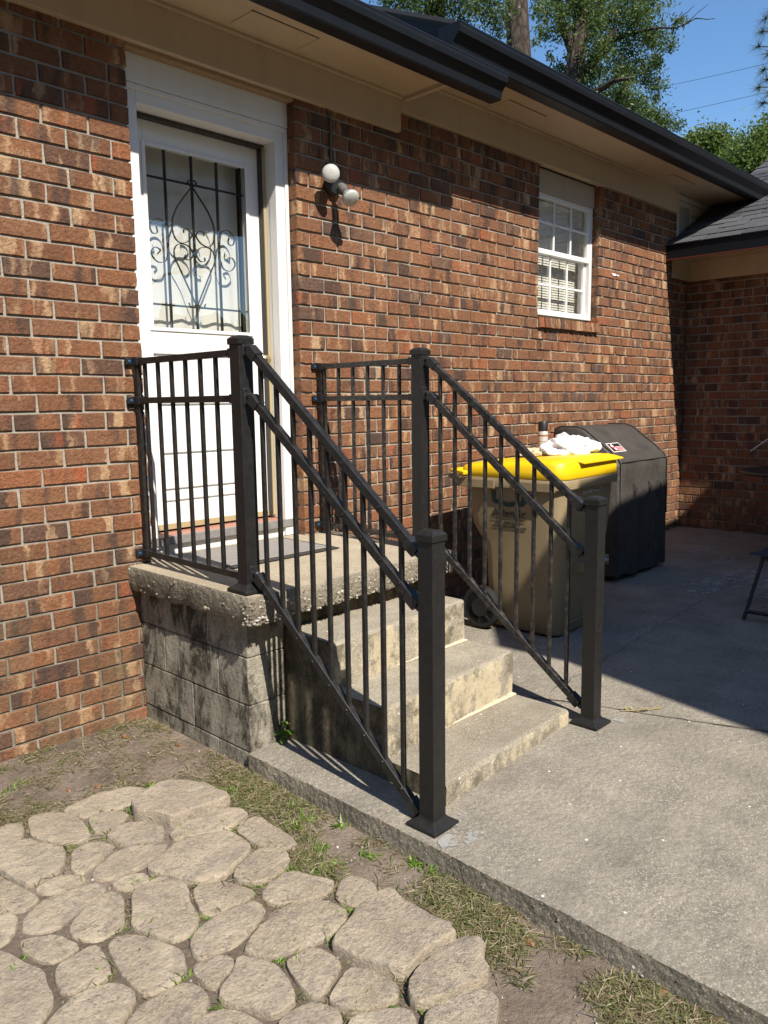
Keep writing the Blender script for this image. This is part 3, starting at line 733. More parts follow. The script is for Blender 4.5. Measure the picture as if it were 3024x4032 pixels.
lower = [(-.490,1.915),(-.407,2.079),(-.377,2.14),(-.382,2.185),(-.414,2.207),(-.462,2.2),(-.486,2.165),(-.465,2.134),(-.437,2.138),(-.440,2.155)]
mirror = lambda c: [(-.993-a, b) for a, b in c]
sideS = [(-.650,2.217),(-.664,2.294),(-.708,2.31),(-.745,2.278),(-.735,2.24),(-.707,2.244),(-.711,2.275)]
sideT = [(-.652,2.15),(-.67,2.111),(-.713,2.104),(-.745,2.138),(-.728,2.172),(-.695,2.163),(-.711,2.142)]
for c_ in (upper, lower, mirror(upper), mirror(lower), sideS, sideT, mirror(sideS), mirror(sideT),
           [(-.503,2.495),(-.52,2.515),(-.505,2.53)], [(-.49,2.495),(-.47,2.515),(-.485,2.53)], [(-.5,1.915),(-.53,1.895),(-.545,1.92)], [(-.493,1.915),(-.46,1.895),(-.445,1.92)]): scroll(c_)
g.obj('scroll_grille', M_POST, dr)
kn = MB()
kn.lathe([(.030,0),(.030,.006),(.011,.009),(.010,.032),(.022,.038),(.0285,.052),(.027,.066),(.015,.074),(.0,.075)], (-.127, Y0, 1.637), (0, -1, 0), 20)
kn.obj('handle', M_BRASS, dr, smooth=True)
part('door_sweep', M_GOLD, [(DX0+.01, DX1-.02, Y0-.004, Y0-.0005, DZ0+.001, DZ0+.03)], .001, dr)
sill = part('threshold', simple('brick_red_sill', (.33,.16,.115), .6), [(-.952, -.03, .0805, .30, .742, .757)])
part('threshold_edge', simple('grey_sill_edge', (.2,.19,.18), .5), [(-.952, -.03, .062, .080, .715, .757)], .002)
part('threshold_riser', M_WHITE, [(-.952, -.002, .09, .3, .60, .7145)])
# curtain inside
cu = MB(); N = 90; top = []; 
for zz in (1.70, 2.75):
    r_ = []
    for i in range(N):
        x = -.83+.66*i/(N-1); r_.append((x, .296+.006*math.sin(x*26)+.003*math.sin(x*61+1.3)+.003*mnoise.noise(Vector((x*30, zz, 0))), zz+(.006*math.sin(x*40) if zz < 2 else 0)))
    top.append(r_)
cu.loft(top, cap=False, closed=False)
tag(cu.obj('curtain', M_CURTAIN, smooth=True), 'off white curtain hanging behind the glass of the back door', 'curtain')

# window -------------------------------------------------------------
WX0, WX1, WZ0, WZ1 = 2.335, 3.215, 2.046, 2.94
win = MB(); fy0, fy1 = .062, .12
win.box(WX0, WX0+.04, fy0, fy1, WZ0, WZ1); win.box(WX1-.04, WX1, fy0, fy1, WZ0, WZ1)
win.box(WX0+.0405, WX1-.0405, fy0, fy1, WZ0, WZ0+.018); win.box(WX0+.0405, WX1-.0405, fy0, fy1, WZ1-.018, WZ1)
win = win.obj('window', M_FRAME_AL, house, bevel=.002)
def sash(y0, y1, z0, z1, rail_t, rail_b, hz):
    s_ = MB(); a, b = WX0+.041, WX1-.041
    s_.box(a, a+.028, y0, y1, z0, z1); s_.box(b-.028, b, y0, y1, z0, z1)
    s_.box(a+.0285, b-.0285, y0, y1, z0, z0+rail_b); s_.box(a+.0285, b-.0285, y0, y1, z1-rail_t, z1)
    o = s_.obj('sash', M_WHITE2, win, bevel=.0015)
    ga, gb_ = a+.028, b-.028; xs = [ga+(gb_-ga)*k/3 for k in range(4)]
    mt = MB()
    for x in xs[1:3]: mt.box(x-.0075, x+.0075, y0+.003, y0+.016, z0+rail_b, z1-rail_t)
    for i in range(3): mt.box(xs[i]+(.008 if i else 0), xs[i+1]-(.008 if i < 2 else 0), y0+.003, y0+.016, hz-.0075, hz+.0075)
    mt.obj('muntin', M_WHITE2, win, bevel=.002)
    for i in range(3):
        for za, zb in ((z0+rail_b, hz), (hz, z1-rail_t)):
            p_ = MB(); p_.add([(xs[i]+.0005, y0+.018, za+.0005), (xs[i+1]-.0005, y0+.018, za+.0005), (xs[i+1]-.0005, y0+.018, zb-.0005), (xs[i]+.0005, y0+.018, zb-.0005)], [(0, 1, 2, 3)]); p_.obj('pane', M_GLASS, win)
sash(.068, .094, 2.505, 2.925, .02, .035, 2.735)
sash(.096, .118, 2.066, 2.535, .03, .028, 2.283)
part('window_head_board', M_TANBOARD, [(WX0-.003, WX1+.003, .05, .11, 2.9405, 3.107)], .002)
rb_ = MB(); rb_.box(3.216, 3.24, .1205, .32, 2.03, 2.96); rb_.box(2.31, 2.334, .1205, .32, 2.03, 2.96); rb_.box(2.31, 3.24, .1205, .32, 2.945, 2.96); rb_.box(2.31, 3.24, .1205, .32, 2.03, 2.046)
rb_.obj('window_reveal', M_WHITE, house)
nb = 12; sw = .905/nb
srow = bpy.data.objects.new('window_sill', bpy.data.meshes.new('window_sill')); COL.objects.link(srow); srow.parent = house
mm_ = MB(); mm_.prism([(.06, 2.015), (-.008, 1.998), (-.008, 1.94), (.06, 1.94)], (2.31, 3.225), 0); srow.data.from_pydata(mm_.v, [], mm_.f); srow.data.materials.append(M_MORTAR)
for i in range(nb):
    vs, fs = brick_shape(sw-.009, .078, .07, 900+i)
    me = bpy.data.meshes.new('sill_brick'); me.from_pydata(vs, [], fs); me.materials.append(M_BRICK)
    o = bpy.data.objects.new('sill_brick', me); COL.objects.link(o); o.parent = srow
    o.location = (2.315+sw*(i+.5), -.026+random.uniform(-.002, .002), 1.978); o.rotation_euler = (math.radians(-7), 0, 0)
bl = thing('window_blind', 'white slatted blind hanging inside the small window', 'blind')
m = MB(); m.box(2.36, 3.195, .19, .235, 2.905, 2.935); m.obj('head_rail', M_BLIND, bl, bevel=.002)
z = 2.895; sm = None
while z > 2.07:
    if sm is None:
        mm_ = MB(); mm_.loft([[(2.365, y, zz) for y, zz in ((.191,-.0135),(.194,-.004),(.198,.004),(.2045,.0135),(.2038,.014),(.197,.0046),(.193,-.0034),(.190,-.013))], [(3.19, y, zz) for y, zz in ((.191,-.0135),(.194,-.004),(.198,.004),(.2045,.0135),(.2038,.014),(.197,.0046),(.193,-.0034),(.190,-.013))]])
        so = mm_.obj('slat', M_BLIND, bl); sm = so.data; so.location = (0, 0, z)
    else:
        so = bpy.data.objects.new('slat', sm); COL.objects.link(so); so.parent = bl; so.location = (0, 0, z)
    z -= .0195
m = MB(); m.box(2.36, 3.195, .195, .215, 2.05, 2.066); m.obj('bottom_rail', M_BLIND, bl, bevel=.002)
for x in (2.56, 2.82, 3.03):
    m = MB(); m.tube([(x, .189, 2.90), (x, .189, 2.06)], .0012, 5); m.obj('cord', M_BLIND, bl)
M_SPLAT = simple('white_splat', (.75,.73,.68), .8)
for (x, z, w_, h_) in ((3.47, 2.44, .09, .02), (3.53, 2.437, .05, .012)):
    m = MB(); N = 16; m.add([(x+w_/2*math.cos(a)*(1+.4*random.uniform(-1, 1)), -.005, z+h_/2*math.sin(a)*(1+.4*random.uniform(-1, 1))) for a in [2*math.pi*i/N for i in range(N)]], [tuple(range(N))]); m.obj('paint_smear', M_SPLAT, house)

# ------------------------------------------------------------------ stoop
stoop = thing('stoop', 'weathered concrete stoop of four steps on grey block walls at the back door', 'steps')
def jit(p, a, s):
    return (p[0]+a*mnoise.noise(Vector((p[0]*s, p[1]*s, p[2]*s+7))), p[1]+a*mnoise.noise(Vector((p[0]*s+3, p[1]*s, p[2]*s))), p[2]+a*.6*mnoise.noise(Vector((p[0]*s, p[1]*s+9, p[2]*s))))
SZ = .663; ST = .118
path = [(-1.085, 0.0)]
n1 = 40
for i in range(1, n1+1): path.append((-1.085-.0*i, -.90*i/n1))
for a in (20, 45, 70): path.append((-1.05-.035*math.cos(math.radians(a)), -.905-.035*math.sin(math.radians(a))))
n2 = 48
for i in range(n2+1): f = i/n2; path.append((-1.045+1.25*f, -.942+.042*f))
sm_ = MB(); rings = []
for f, zz, o_ in ((0, SZ-.004, .008), (.12, SZ-.012, .0), (.4, SZ-.045, 0.), (.75, SZ-.085, .002), (1., SZ-ST, .012)):
    r_ = []
    for i, (x, y) in enumerate(path):
        w_ = .006*f*mnoise.noise(Vector((i*.31, 1, f*2)))+.003*mnoise.noise(Vector((i*.9, 4, f*5)))
        zz2 = zz+(.010*mnoise.noise(Vector((i*.22, 8, 0)))+.004*mnoise.noise(Vector((i*.8, 2, 0))) if f == 1 else 0)
        q = (x+.04, y+.04); cx, cy = -.4, -.2
        nx, ny = (1, 0) if i <= n1 else ((0, 1) if i > n1+3 else (.7, .7))
        r_.append((x+nx*(o_+w_ if f else .006), y+ny*(o_+w_ if f else .006), zz2))
    rings.append(r_)
sm_.m = 1; sm_.loft(rings, cap=False, closed=False)
sm_.m = 0
tp = rings[0]; N = len(tp); b0 = sm_.add([(x, y, SZ) if False else (x+.0, y, z) for x, y, z in tp], [])
inn = sm_.add([(.205, 0., SZ), (.205, .09, SZ), (-1.08, 0.0, SZ)], [])
sm_.f.append(tuple([b0+i for i in range(N)]+[inn+0])); sm_.mi.append(0)
sm_.box(-.955, .0, -.0, .10, SZ-.1, SZ-.0005)
sm_.box(.19, .2045, -.9, 0, SZ-ST, SZ-.004)
bt = sm_.add([rings[-1][i] for i in range(N)]+[(.2, 0, SZ-ST)], []); sm_.m = 1; sm_.f.append(tuple(bt+i for i in range(N+1))); sm_.mi.append(1)
slab = sm_.obj('landing_slab', [M_SLABTOP, M_AGG], stoop, smooth=50)
# pebbles standing out of the slab's broken edge
pb = MB(); ico = bmesh.new(); bmesh.ops.create_icosphere(ico, subdivisions=1, radius=1); iv = [v.co.copy() for v in ico.verts]; ivf = [tuple(v.index for v in f.verts) for f in ico.faces]; ico.free()
def pebble(mb, p, r):
    R_ = Matrix.Rotation(random.random()*6, 3, 'Z') @ Matrix.Rotation(random.random()*6, 3, 'X'); sc = Vector((r*random.uniform(.8, 1.4), r*random.uniform(.6, 1), r*random.uniform(.5, .9)))
    mb.cur = random.random(); mb.add([Vector(p)+R_ @ Vector((v.x*sc.x, v.y*sc.y, v.z*sc.z)) for v in iv], ivf)
for i in range(900):
    k = random.randrange(2, n1) if random.random() < .2 else random.randrange(n1, len(path)-1); f = random.random(); x = path[k][0]+(path[k-1][0]-path[k][0])*f; y = path[k][1]+(path[k-1][1]-path[k][1])*f
    zz = SZ-.02-(ST-.02)*random.random()
    if k < n1 and random.random() < .85: continue
    pebble(pb, (x+random.uniform(-.001, .006)*(k <= n1+1)+.003, y+random.uniform(-.001, .006)*(k > n1)+.003, zz), random.uniform(.004, .0105))
kind(pb.obj('pebbles', M_PEBBLE, slab, attr=True), 'stuff')
# concrete blocks, each laid singly: left face and the two end faces beside the steps
BX, BY = -1.03, -.835
core = MB(); core.box(BX+.0055, .06, BY+.0055, -.001, -.2, SZ-ST+.004); core.obj('block_core', M_SIDECONC, stoop)
def block(x0, x1, y0, y1, z0, z1):
    m = MB(); m.box(x0, x1, y0, y1, z0, z1); o = m.obj('concrete_block', M_BLOCK, stoop, bevel=.004)
    return o
levels_ = [(-.19, -.024), (-.020, .178), (.182, .380), (.384, .552)]
for li, (z0, z1) in enumerate(levels_):
    yl = [0.0, -.20, -.605, BY] if li % 2 == 0 else [0.0, -.415, BY]
    if li == 3: yl = [0.0, -.39, BY]
    if li == 2: yl = [0.0, -.20, -.625, BY]
    if li == 1: yl = [0.0, -.42, BY]
    for i in range(len(yl)-1):
        ya, yb = yl[i], yl[i+1]
        if i == len(yl)-2:                                   # corner block turns the corner
            block(BX-random.uniform(0, .002), -.84, yb, ya-.004, z0, z1)
        else: block(BX-random.uniform(0, .003), BX+.15, yb, ya-(.004 if i else .001), z0, z1)
# steps
def stepbox(name, yf_r, z0, z1, mat, sk=.05):
    x0, x1 = -.835, .05; m = MB(); nX = 40; rings = []
    yf = lambda x: yf_r-sk*(x1-x)
    for f, (dy, dz) in enumerate(((.0, z0-z1), (0., -.05), (0., -.012), (.006, -.003), (.016, .0))):
        rings.append([(x0+(x1-x0)*i/nX, yf(x0+(x1-x0)*i/nX)+dy+.006*mnoise.noise(Vector((i*.35, f*1.5, z1*9)))+.003*mnoise.noise(Vector((i*1.1, f*2, z1*5))), z1+dz+(.003*mnoise.noise(Vector((i*.5, 3, z1))) if f in (2, 3) else 0)) for i in range(nX+1)])
    m.loft(rings, cap=False, closed=False)
    N = nX+1; t0 = m.add(rings[-1]+[(x1, -.80, z1), (x0, -.80, z1)], []); m.f.append(tuple(t0+i for i in range(N+2))); m.mi.append(0)
    for s_, xx in ((0, x0), (nX, x1)):
        b = m.add([r[s_] for r in rings]+[(xx, -.80, z1), (xx, -.80, z0)], []); m.f.append(tuple(b+i for i in range(len(rings)+2))); m.mi.append(1 if s_ == 0 else 0)
    return m.obj(name, [mat, M_SIDECONC], stoop, smooth=35)
stepbox('step', -1.668, -.1, .068, M_STEP)
stepbox('step', -1.376, .0685, .267, M_STEP)
stepbox('step', -1.097, .2675, .462, M_STEP)
part('mortar_fillet', simple('pale_fillet', (.5,.44,.33), .9), [(-.83, .045, -1.402, -1.376, .0685, .078), (-.83, .045, -1.122, -1.096, .2675, .275)], .003, stoop).rotation_euler = (0, 0, 0)

# door mat
mt_ = thing('door_mat', 'grey ribbed door mat with black rubber border on the landing', 'mat')
m = MB(); m.box(-.895, -.15, -.445, .03, SZ+.001, SZ+.006); m.obj('border', M_MATEDGE, mt_, bevel=.002)
m = MB(); m.box(-.86, -.185, -.41, .0, SZ+.0065, SZ+.012); m.obj('pile', M_MAT, mt_, bevel=.003)

# ------------------------------------------------------------------ railings
PW = .0635
def post(par, x, y, z0, z1):
    m = MB(); m.box(x-PW/2, x+PW/2, y-PW/2, y+PW/2, z0, z1-.022); p = m.obj('post', M_POST, par, bevel=.0025)
    m = MB(); sq = lambda h, z: [(x-h,y-h,z),(x+h,y-h,z),(x+h,y+h,z),(x-h,y+h,z)]
    m.loft([sq(.037,z1-.034), sq(.037,z1-.012), sq(.022,z1), ]); m.obj('post_cap', M_POST, p, bevel=.0015)
    m = MB(); m.loft([sq(.064,z0+.0005), sq(.064,z0+.012), sq(.034,z0+.03), sq(.034, z0+.036)]); m.obj('base_cover', M_POST, p, bevel=.002)
    return p
def swivel(par, p, q, name='swivel_bracket'):
    """bracket on the post face at p for a rail running towards q"""
    p = Vector(p); q = Vector(q); d = (q-p).normalized(); m = MB()
    sgn = -1 if d.y < 0 else 1
    m.box(p.x-.021, p.x+.021, p.y-.003, p.y+.003, p.z-.032, p.z+.032)
    c = p+Vector((0, sgn*.017, 0))
    m.lathe([(.0,-.014),(.009,-.012),(.0145,-.004),(.0145,.004),(.009,.012),(.0,.014)], c, (1, 0, 0), 12)
    m.lathe([(.012,-.016),(.012,0)], c, (0, sgn, 0), 10)
    m.bar(c+d*.008, c+d*.062, .037, .04)
    o = m.obj(name, M_BLACKPL, par, smooth=35, bevel=.0015)
    b = MB()
    for dz in (-.024, .024): b.lathe([(.0,0),(.004,.001),(.004,.003),(.0,.004)], (p.x-.012, p.y+sgn*.003, p.z+dz), (0, sgn, 0), 8)
    b.obj('screw', M_BOLT, o, smooth=True); return c+d*.03
def railing(label, A, B, wallx, zA, zB, slopes, lvl_bal, slp_bal, mat, bz, dusty):
    par = thing('stair_railing', label, 'railing', 'pair of stair railings')
    post(par, A[0], A[1], SZ, zA); post(par, B[0], B[1], patio_z(B[0]), zB)
    W0 = Vector((wallx, 0, 0)); Av = Vector((A[0], A[1], 0)); d = (Av-W0).normalized()
    at = lambda y, P, Q: P+(Q-P)*((y-P.y)/(Q.y-P.y))
    lv = (1.600, 1.424, .716)
    for i, z in enumerate(lv):
        m = MB(); e = Av-d*(PW/2); m.bar((W0.x, -.03, z), (e.x, e.y+.0, z), .026, .027)
        m.obj(('top_rail', 'middle_rail', 'bottom_rail')[i], dusty, par, bevel=.0018)
        m = MB(); m.box(W0.x-.017, W0.x+.017, -.062, -.006, z-.018, z+.018); m.box(W0.x-.045, W0.x+.02, -.0055, -.002, z-.018, z+.018); m.box(W0.x-.045, W0.x-.017, -.02, -.0055, z-.014, z+.014)
        o = m.obj('wall_bracket', M_BLACKPL, par, bevel=.0015)
        m = MB(); m.lathe([(.006,0),(.006,.004),(.003,.005),(.0,.005)], (W0.x-.031, -.02, z), (0, -1, 0), 10); m.obj('screw', M_BLUE, o)
        m = MB(); m.bar((e.x, e.y+.035, z), (e.x, e.y+.001, z), .034, .035); m.obj('rail_socket', M_BLACKPL, par, bevel=.0015)
    for y in lvl_bal:
        p = at(y, W0, Av); m = MB(); m.box(p.x-.0075, p.x+.0075, y-.0075, y+.0075, lv[2], lv[0]); m.obj('baluster', mat, par, bevel=.001)
    m = MB(); p = at(-.028, W0, Av); m.box(p.x-.011, p.x+.011, -.05, -.028, lv[2]+.0, lv[0]); m.obj('wall_upright', mat, par, bevel=.001)
    Bv = Vector((B[0], B[1], 0)); riv = MB()
    fz = []
    for i, (y0, z0, y1, z1) in enumerate(slopes):
        sl_ = (z1-z0)/(y1-y0); zf = lambda y, z0=z0, y0=y0, sl_=sl_: z0+sl_*(y-y0); fz.append(zf)
        ya, yb = A[1]-PW/2-.001, B[1]+PW/2+.001
        pa = at(ya, Av, Bv); pb_ = at(yb, Av, Bv); pa.z = zf(ya); pb_.z = zf(yb)
        s0 = swivel(par, pa, pb_); s1 = swivel(par, pb_, pa)
        m = MB(); m.bar(s0, s1, .027, .031); m.obj(('top_rail', 'middle_rail', 'bottom_rail')[i], dusty, par, bevel=.0018)
        for y in slp_bal:
            q = at(y, Av, Bv); riv.lathe([(.0045,0),(.0035,.003),(.0,.0035)], (q.x-.0135, y+.0, zf(y)-.002), (-1, 0, 0), 6)
    riv.obj('rivets', M_BOLT, par)['kind'] = 'stuff'
    for y in slp_bal:
        q = at(y, Av, Bv); m = MB(); m.box(q.x-.0075, q.x+.0075, y-.0075, y+.0075, fz[2](y)-.004, fz[0](y)); m.obj('baluster', mat, par, bevel=.001)
    return par
lb = [-.103+-.1128*i for i in range(6)]
railing('black metal railing of the stoop on the side of the paving stones', (-1.012,-.842), (-.955,-1.75), -1.0, 1.663, .995,
        [(-.924,1.574,-1.651,.966), (-.908,1.404,-1.654,.784), (-.925,.692,-1.627,.08)], lb, [-.952-.0843*i for i in range(9)], M_RAIL, 0, M_RAIL)
railing('black metal railing of the stoop on the side of the waste cart', (.09,-.79), (.115,-1.74), .115, 1.661, 1.001,
        [(-.872,1.566,-1.668,.972), (-.868,1.405,-1.673,.77), (-.952,.646,-1.657,.113)], [-.067-.1158*i for i in range(6)], [-.914-.0879*i for i in range(9)], M_RAIL_DUSTY, 0, M_RAIL_DUSTY)

# ------------------------------------------------------------------ security light
lamp = thing('security_light', 'twin-bulb security light on the brick wall beside the door', 'light')
m = MB(); m.lathe([(.0,-.0),(.055,.0),(.055,.02),(.045,.032),(.0,.034)], (.255, -.004, 2.588), (0, -1, 0), 24); m.obj('wall_plate', M_BLACKPL, lamp, smooth=True)
def flood(base, c, aim, name='lamp_head'):
    base = Vector(base); c = Vector(c); aim = Vector(aim).normalized(); m = MB()
    back = c-aim*.085
    m.tube([base, base.lerp(back, .5)+Vector((0, -.01, 0)), back], .009, 8)
    m.lathe([(.0,-.03),(.022,-.03),(.026,-.015),(.026,.035),(.028,.04),(.0,.041)], back, aim, 18)
    o = m.obj('lamp_socket', M_GREYMETAL, lamp, smooth=35)
    m = MB(); m.lathe([(.0,-.062),(.016,-.06),(.02,-.045),(.034,-.022),(.046,.0),(.0478,.010)], c, aim, 28); bo = m.obj('bulb', M_BULBN, lamp, smooth=60)
    m = MB(); m.lathe([(.0478,.0105),(.0465,.018),(.040,.026),(.026,.032),(.012,.0345),(.0,.035)], c, aim, 28); m.obj('lens', M_BULB, bo, smooth=60)
flood((.24,-.03,2.60), (.15,-.112,2.612), (-.62,-.74,-.05))
flood((.27,-.03,2.575), (.247,-.155,2.502), (-.12,-.72,-.62))
cb = MB(); cb.tube([(.23,-.008,2.985),(.248,-.010,2.95),(.25,-.010,2.9),(.2475,-.010,2.62)], .0065, 8)
tag(cb.obj('cable', M_CABLE, smooth=True), 'grey cable running down the brick from the eave to the security light', 'cable')

# ------------------------------------------------------------------ waste cart
cart = thing('waste_cart', 'tan wheeled waste cart with yellow lid and green printed logo', 'waste cart')
CANG = math.radians(2.6); CO = Vector((.935, -1.06, 0)); cz = patio_z(1.2)
def CW(a, b, z):     # a along the front (x), b towards the wall (y)
    return (CO.x+a*math.cos(CANG)-b*math.sin(CANG), CO.y+a*math.sin(CANG)+b*math.cos(CANG), z)
def rrect(a0, a1, b0, b1, r, z, n=5):
    out = []
    for cx, cy, s in ((a1-r, b0+r, -90), (a1-r, b1-r, 0), (a0+r, b1-r, 90), (a0+r, b0+r, 180)):
        for i in range(n+1):
            t = math.radians(s+90*i/n); out.append(CW(cx+r*math.cos(t), cy+r*math.sin(t), z))
    return out
m = MB()
secs = [(cz+.012,.085,.60,.045,.50,.06),(cz+.03,.075,.61,.04,.52,.07),(.30,.062,.65,.036,.535,.075),(.50,.052,.68,.03,.545,.08),(.56,.048,.69,.02,.56,.085),(.60,.046,.70,.012,.60,.09),(.66,.042,.71,.010,.64,.09),(.80,.034,.725,.008,.665,.09),(.90,.028,.735,.006,.68,.09)]
m.loft([rrect(a0,a1,b0,b1,r,z) for z,a0,a1,b0,b1,r in secs])
body = m.obj('body', M_BIN, cart, smooth=45)
m = MB(); m.loft([rrect(.022,.742,.0,.69,.09,.895), rrect(.0,.765,-.02,.705,.1,.9), rrect(-.002,.768,-.022,.708,.1,.94), rrect(.004,.76,-.016,.70,.1,.952), rrect(.02,.745,.0,.685,.09,.953)])
m.obj('rim', M_BIN, body, smooth=40)
for a, b in (((.0,-.024),(.0,.0)),):
    pass
m = MB()
for b in (.02, .42): m.bar(CW(-.006, b, .915), CW(-.006, b+.27, .915), .008, .05)
m.obj('rim_rib', M_BIN, body, bevel=.002)
# recess with lift bar in the lower front
m = MB(); m.loft([[CW(.20,.028,.10), CW(.56,.034,.10), CW(.58,.022,.50), CW(.18,.022,.50)], [CW(.22,.10,.12), CW(.54,.10,.12), CW(.56,.10,.48), CW(.20,.10,.48)]], cap=False)
m.obj('front_recess', M_BIN, body)
m = MB(); m.tube([CW(.27,-.018,.43), CW(.58,-.018,.43)], .013, 12); m.obj('lift_bar', M_STEELBAR, cart, smooth=True)
for a in (.26, .57):
    m = MB(); m.bar(CW(a, .05, .43), CW(a, -.03, .43), .02, .06); m.obj('bar_mount', M_BIN, cart, bevel=.003)
# wheels
for k, a in enumerate((.02, .66)):
    c = Vector(CW(a, .52, cz+.13)); ax = Vector(CW(1, 0, 0))-Vector(CW(0, 0, 0)); s = -1 if k == 0 else 1
    w = MB(); w.lathe([(.03,-.03),(.055,-.032),(.058,-.014),(.10,-.014),(.102,-.024)], c, ax, 28)
    for i in range(8):
        t = 2*math.pi*i/8; v_ = Vector((0, math.cos(t), math.sin(t))); w.bar(c+v_*.03-ax*.022, c+v_*.1-ax*.02, .016, .012, up=ax)
    wh = w.obj('wheel', M_RUBBER, cart, smooth=40)
    w = MB(); w.lathe([(.10,-.026),(.118,-.028),(.128,-.02),(.130,0.),(.128,.02),(.118,.028),(.10,.026),(.10,-.026)], c, ax, 32); w.obj('tyre', M_RUBBER, wh, smooth=40)
m = MB(); m.tube([CW(.02,.52,cz+.13), CW(.66,.52,cz+.13)], .012, 10); m.obj('axle', M_STEELBAR, cart)
m = MB(); m.tube([CW(.01,.70,.93), CW(.005,.745,.95), CW(.05,.76,.955), CW(.72,.76,.955), CW(.765,.745,.95), CW(.76,.70,.93)], .015, 10); m.obj('handle', M_BIN, cart, smooth=True)
# lid: skirt, crowned top, front grab ledge
m = MB()
def lidrow(b, zs): return b, zs
def lring(ins, z, crown, n=5):
    pts = rrect(.012+ins, .752-ins, -.012+ins*.9, .70-ins*.6, max(.03, .09-ins*.4), 0, n); out = []
    for x, y, _ in pts:
        b = -(x-CO.x)*math.sin(CANG)+(y-CO.y)*math.cos(CANG)
        out.append((x, y, z+crown*(1-b/.72)))
    return out
m.loft([lring(0, .956, 0), lring(-.005, .966, 0), lring(-.004, .984, .012), lring(.002, 1.002, .036), lring(.012, 1.010, .046), lring(.035, 1.016, .053), lring(.08, 1.022, .056), lring(.2, 1.028, .058)])
lid = m.obj('lid', M_YELLOW, cart, smooth=50)
m = MB(); m.loft([[CW(.20,.06,1.070), CW(.70,.06,1.070), CW(.72,.02,1.062), CW(.735,-.035,1.046), CW(.22,-.04,1.046), CW(.20,.0,1.06)], [CW(.20,.06,1.056), CW(.70,.06,1.056), CW(.72,.02,1.050), CW(.735,-.035,1.036), CW(.22,-.04,1.036), CW(.20,.0,1.05)]]); m.obj('grab_ledge', M_YELLOW, lid, bevel=.003)
m = MB(); m.bar(CW(.0,.69,.985), CW(.75,.69,.985), .03, .03); m.obj('hinge', M_YELLOW, lid, bevel=.006)
m = MB(); m.bar(CW(-.03,.60,.975), CW(.0,.72,.985), .05, .022); m.obj('lid_ear', M_YELLOW, lid, bevel=.005)
# printed logo and lettering on the cart's side (facing the steps)
def text_obj(name, s, size, mat, parent, origin, xdir, zdir, extrude=.0006, space=1.0, fit=None, bold=0.):
    cu_ = bpy.data.curves.new(name, 'FONT'); cu_.body = s; cu_.size = size; cu_.extrude = extrude; cu_.space_character = space; cu_.offset = bold
    to = bpy.data.objects.new(name, cu_); COL.objects.link(to); bpy.context.view_layer.update()
    me = bpy.data.meshes.new_from_object(to.evaluated_get(bpy.context.evaluated_depsgraph_get())); bpy.data.objects.remove(to)
    o = bpy.data.objects.new(name, me); COL.objects.link(o); me.materials.clear(); me.materials.append(mat)
    x_ = Vector(xdir).normalized(); z_ = Vector(zdir).normalized(); n_ = x_.cross(z_)
    sc = 1.
    if fit:
        xs = [v.co.x for v in me.vertices]; sc = fit/(max(xs)-min(xs))
    o.matrix_world = Matrix(((x_.x*sc, z_.x, n_.x, origin[0]), (x_.y*sc, z_.y, n_.y, origin[1]), (x_.z*sc, z_.z, n_.z, origin[2]), (0, 0, 0, 1)))
    o.parent = parent; return o
sx = (-math.cos(CANG+math.pi/2), -math.sin(CANG+math.pi/2), 0)      # reading direction: from the wall towards the front
def sideP(b, z, off=.004):
    a = .052+(z-.5)*(.034-.052)/.3-off; return CW(a, b, z)
zup = (-.06, 0, 1)
bT = .462
text_obj('logo_name', 'Atlantic', .066, M_INK, body, sideP(bT, .722), sx, zup, fit=.232, bold=.0006)
text_obj('logo_tagline', 'waste services', .024, M_INK, body, sideP(bT, .701), sx, zup, space=1.2, fit=.232)
text_obj('logo_phone', '912-964-2000', .029, M_INK, body, sideP(bT-.03, .677), sx, zup, fit=.165, bold=.0007)
text_obj('logo_website', 'www.atlanticwaste.com', .025, M_INK, body, sideP(bT, .655), sx, zup, fit=.238, bold=.0006)
poly = [(0,1),(.13,1),(.13,.46),(.2,.40),(.32,.40),(.44,.30),(.5,.25),(.58,.33),(.66,.37),(.82,.37),(.87,.42),(.87,.95),(1,.95),(1,.3),(.93,.12),(.82,.06),(.62,.06),(.56,.0),(.44,.0),(.36,.1),(.26,.17),(.12,.18),(.02,.32)]
m = MB(); 
r0 = [sideP(bT-.235*a, .783+.092*b, .003) for a, b in poly]; r1 = [sideP(bT-.235*a, .783+.092*b, .0045) for a, b in poly]
m.loft([r0, r1]); lg_ = m.obj('logo_emblem', M_GREEN, body)
fx = (math.cos(CANG), math.sin(CANG), 0)
def frontP(a, z): 
    b = .010+(z-.66)*(.006-.010)/.24-.004; return CW(a, b, z)
text_obj('serial_number', 'SRA 014997', .034, M_WPRINT, body, frontP(.285, .853), fx, (0, -.02, 1), fit=.125)
m = MB(); m.loft([[frontP(.428,.86), frontP(.515,.864), frontP(.515,.886), frontP(.428,.882)], [tuple(np.array(frontP(.428,.86))-[0,.001,0]), tuple(np.array(frontP(.515,.864))-[0,.001,0]), tuple(np.array(frontP(.515,.886))-[0,.001,0]), tuple(np.array(frontP(.428,.882))-[0,.001,0])]])
bcd = m.obj('barcode_sticker', M_WPRINT, body)
m = MB(); xx = .436
while xx < .505:
    w_ = random.choice((.001, .0018, .0026)); m.loft([[tuple(np.array(frontP(a_, z_))-[0, .0014+e_, 0]) for a_, z_ in ((xx,.866),(xx+w_,.866),(xx+w_,.881),(xx,.881))] for e_ in (0, .0003)]); xx += w_+random.choice((.0012, .002, .003))
m.obj('barcode_print', M_INK, bcd)

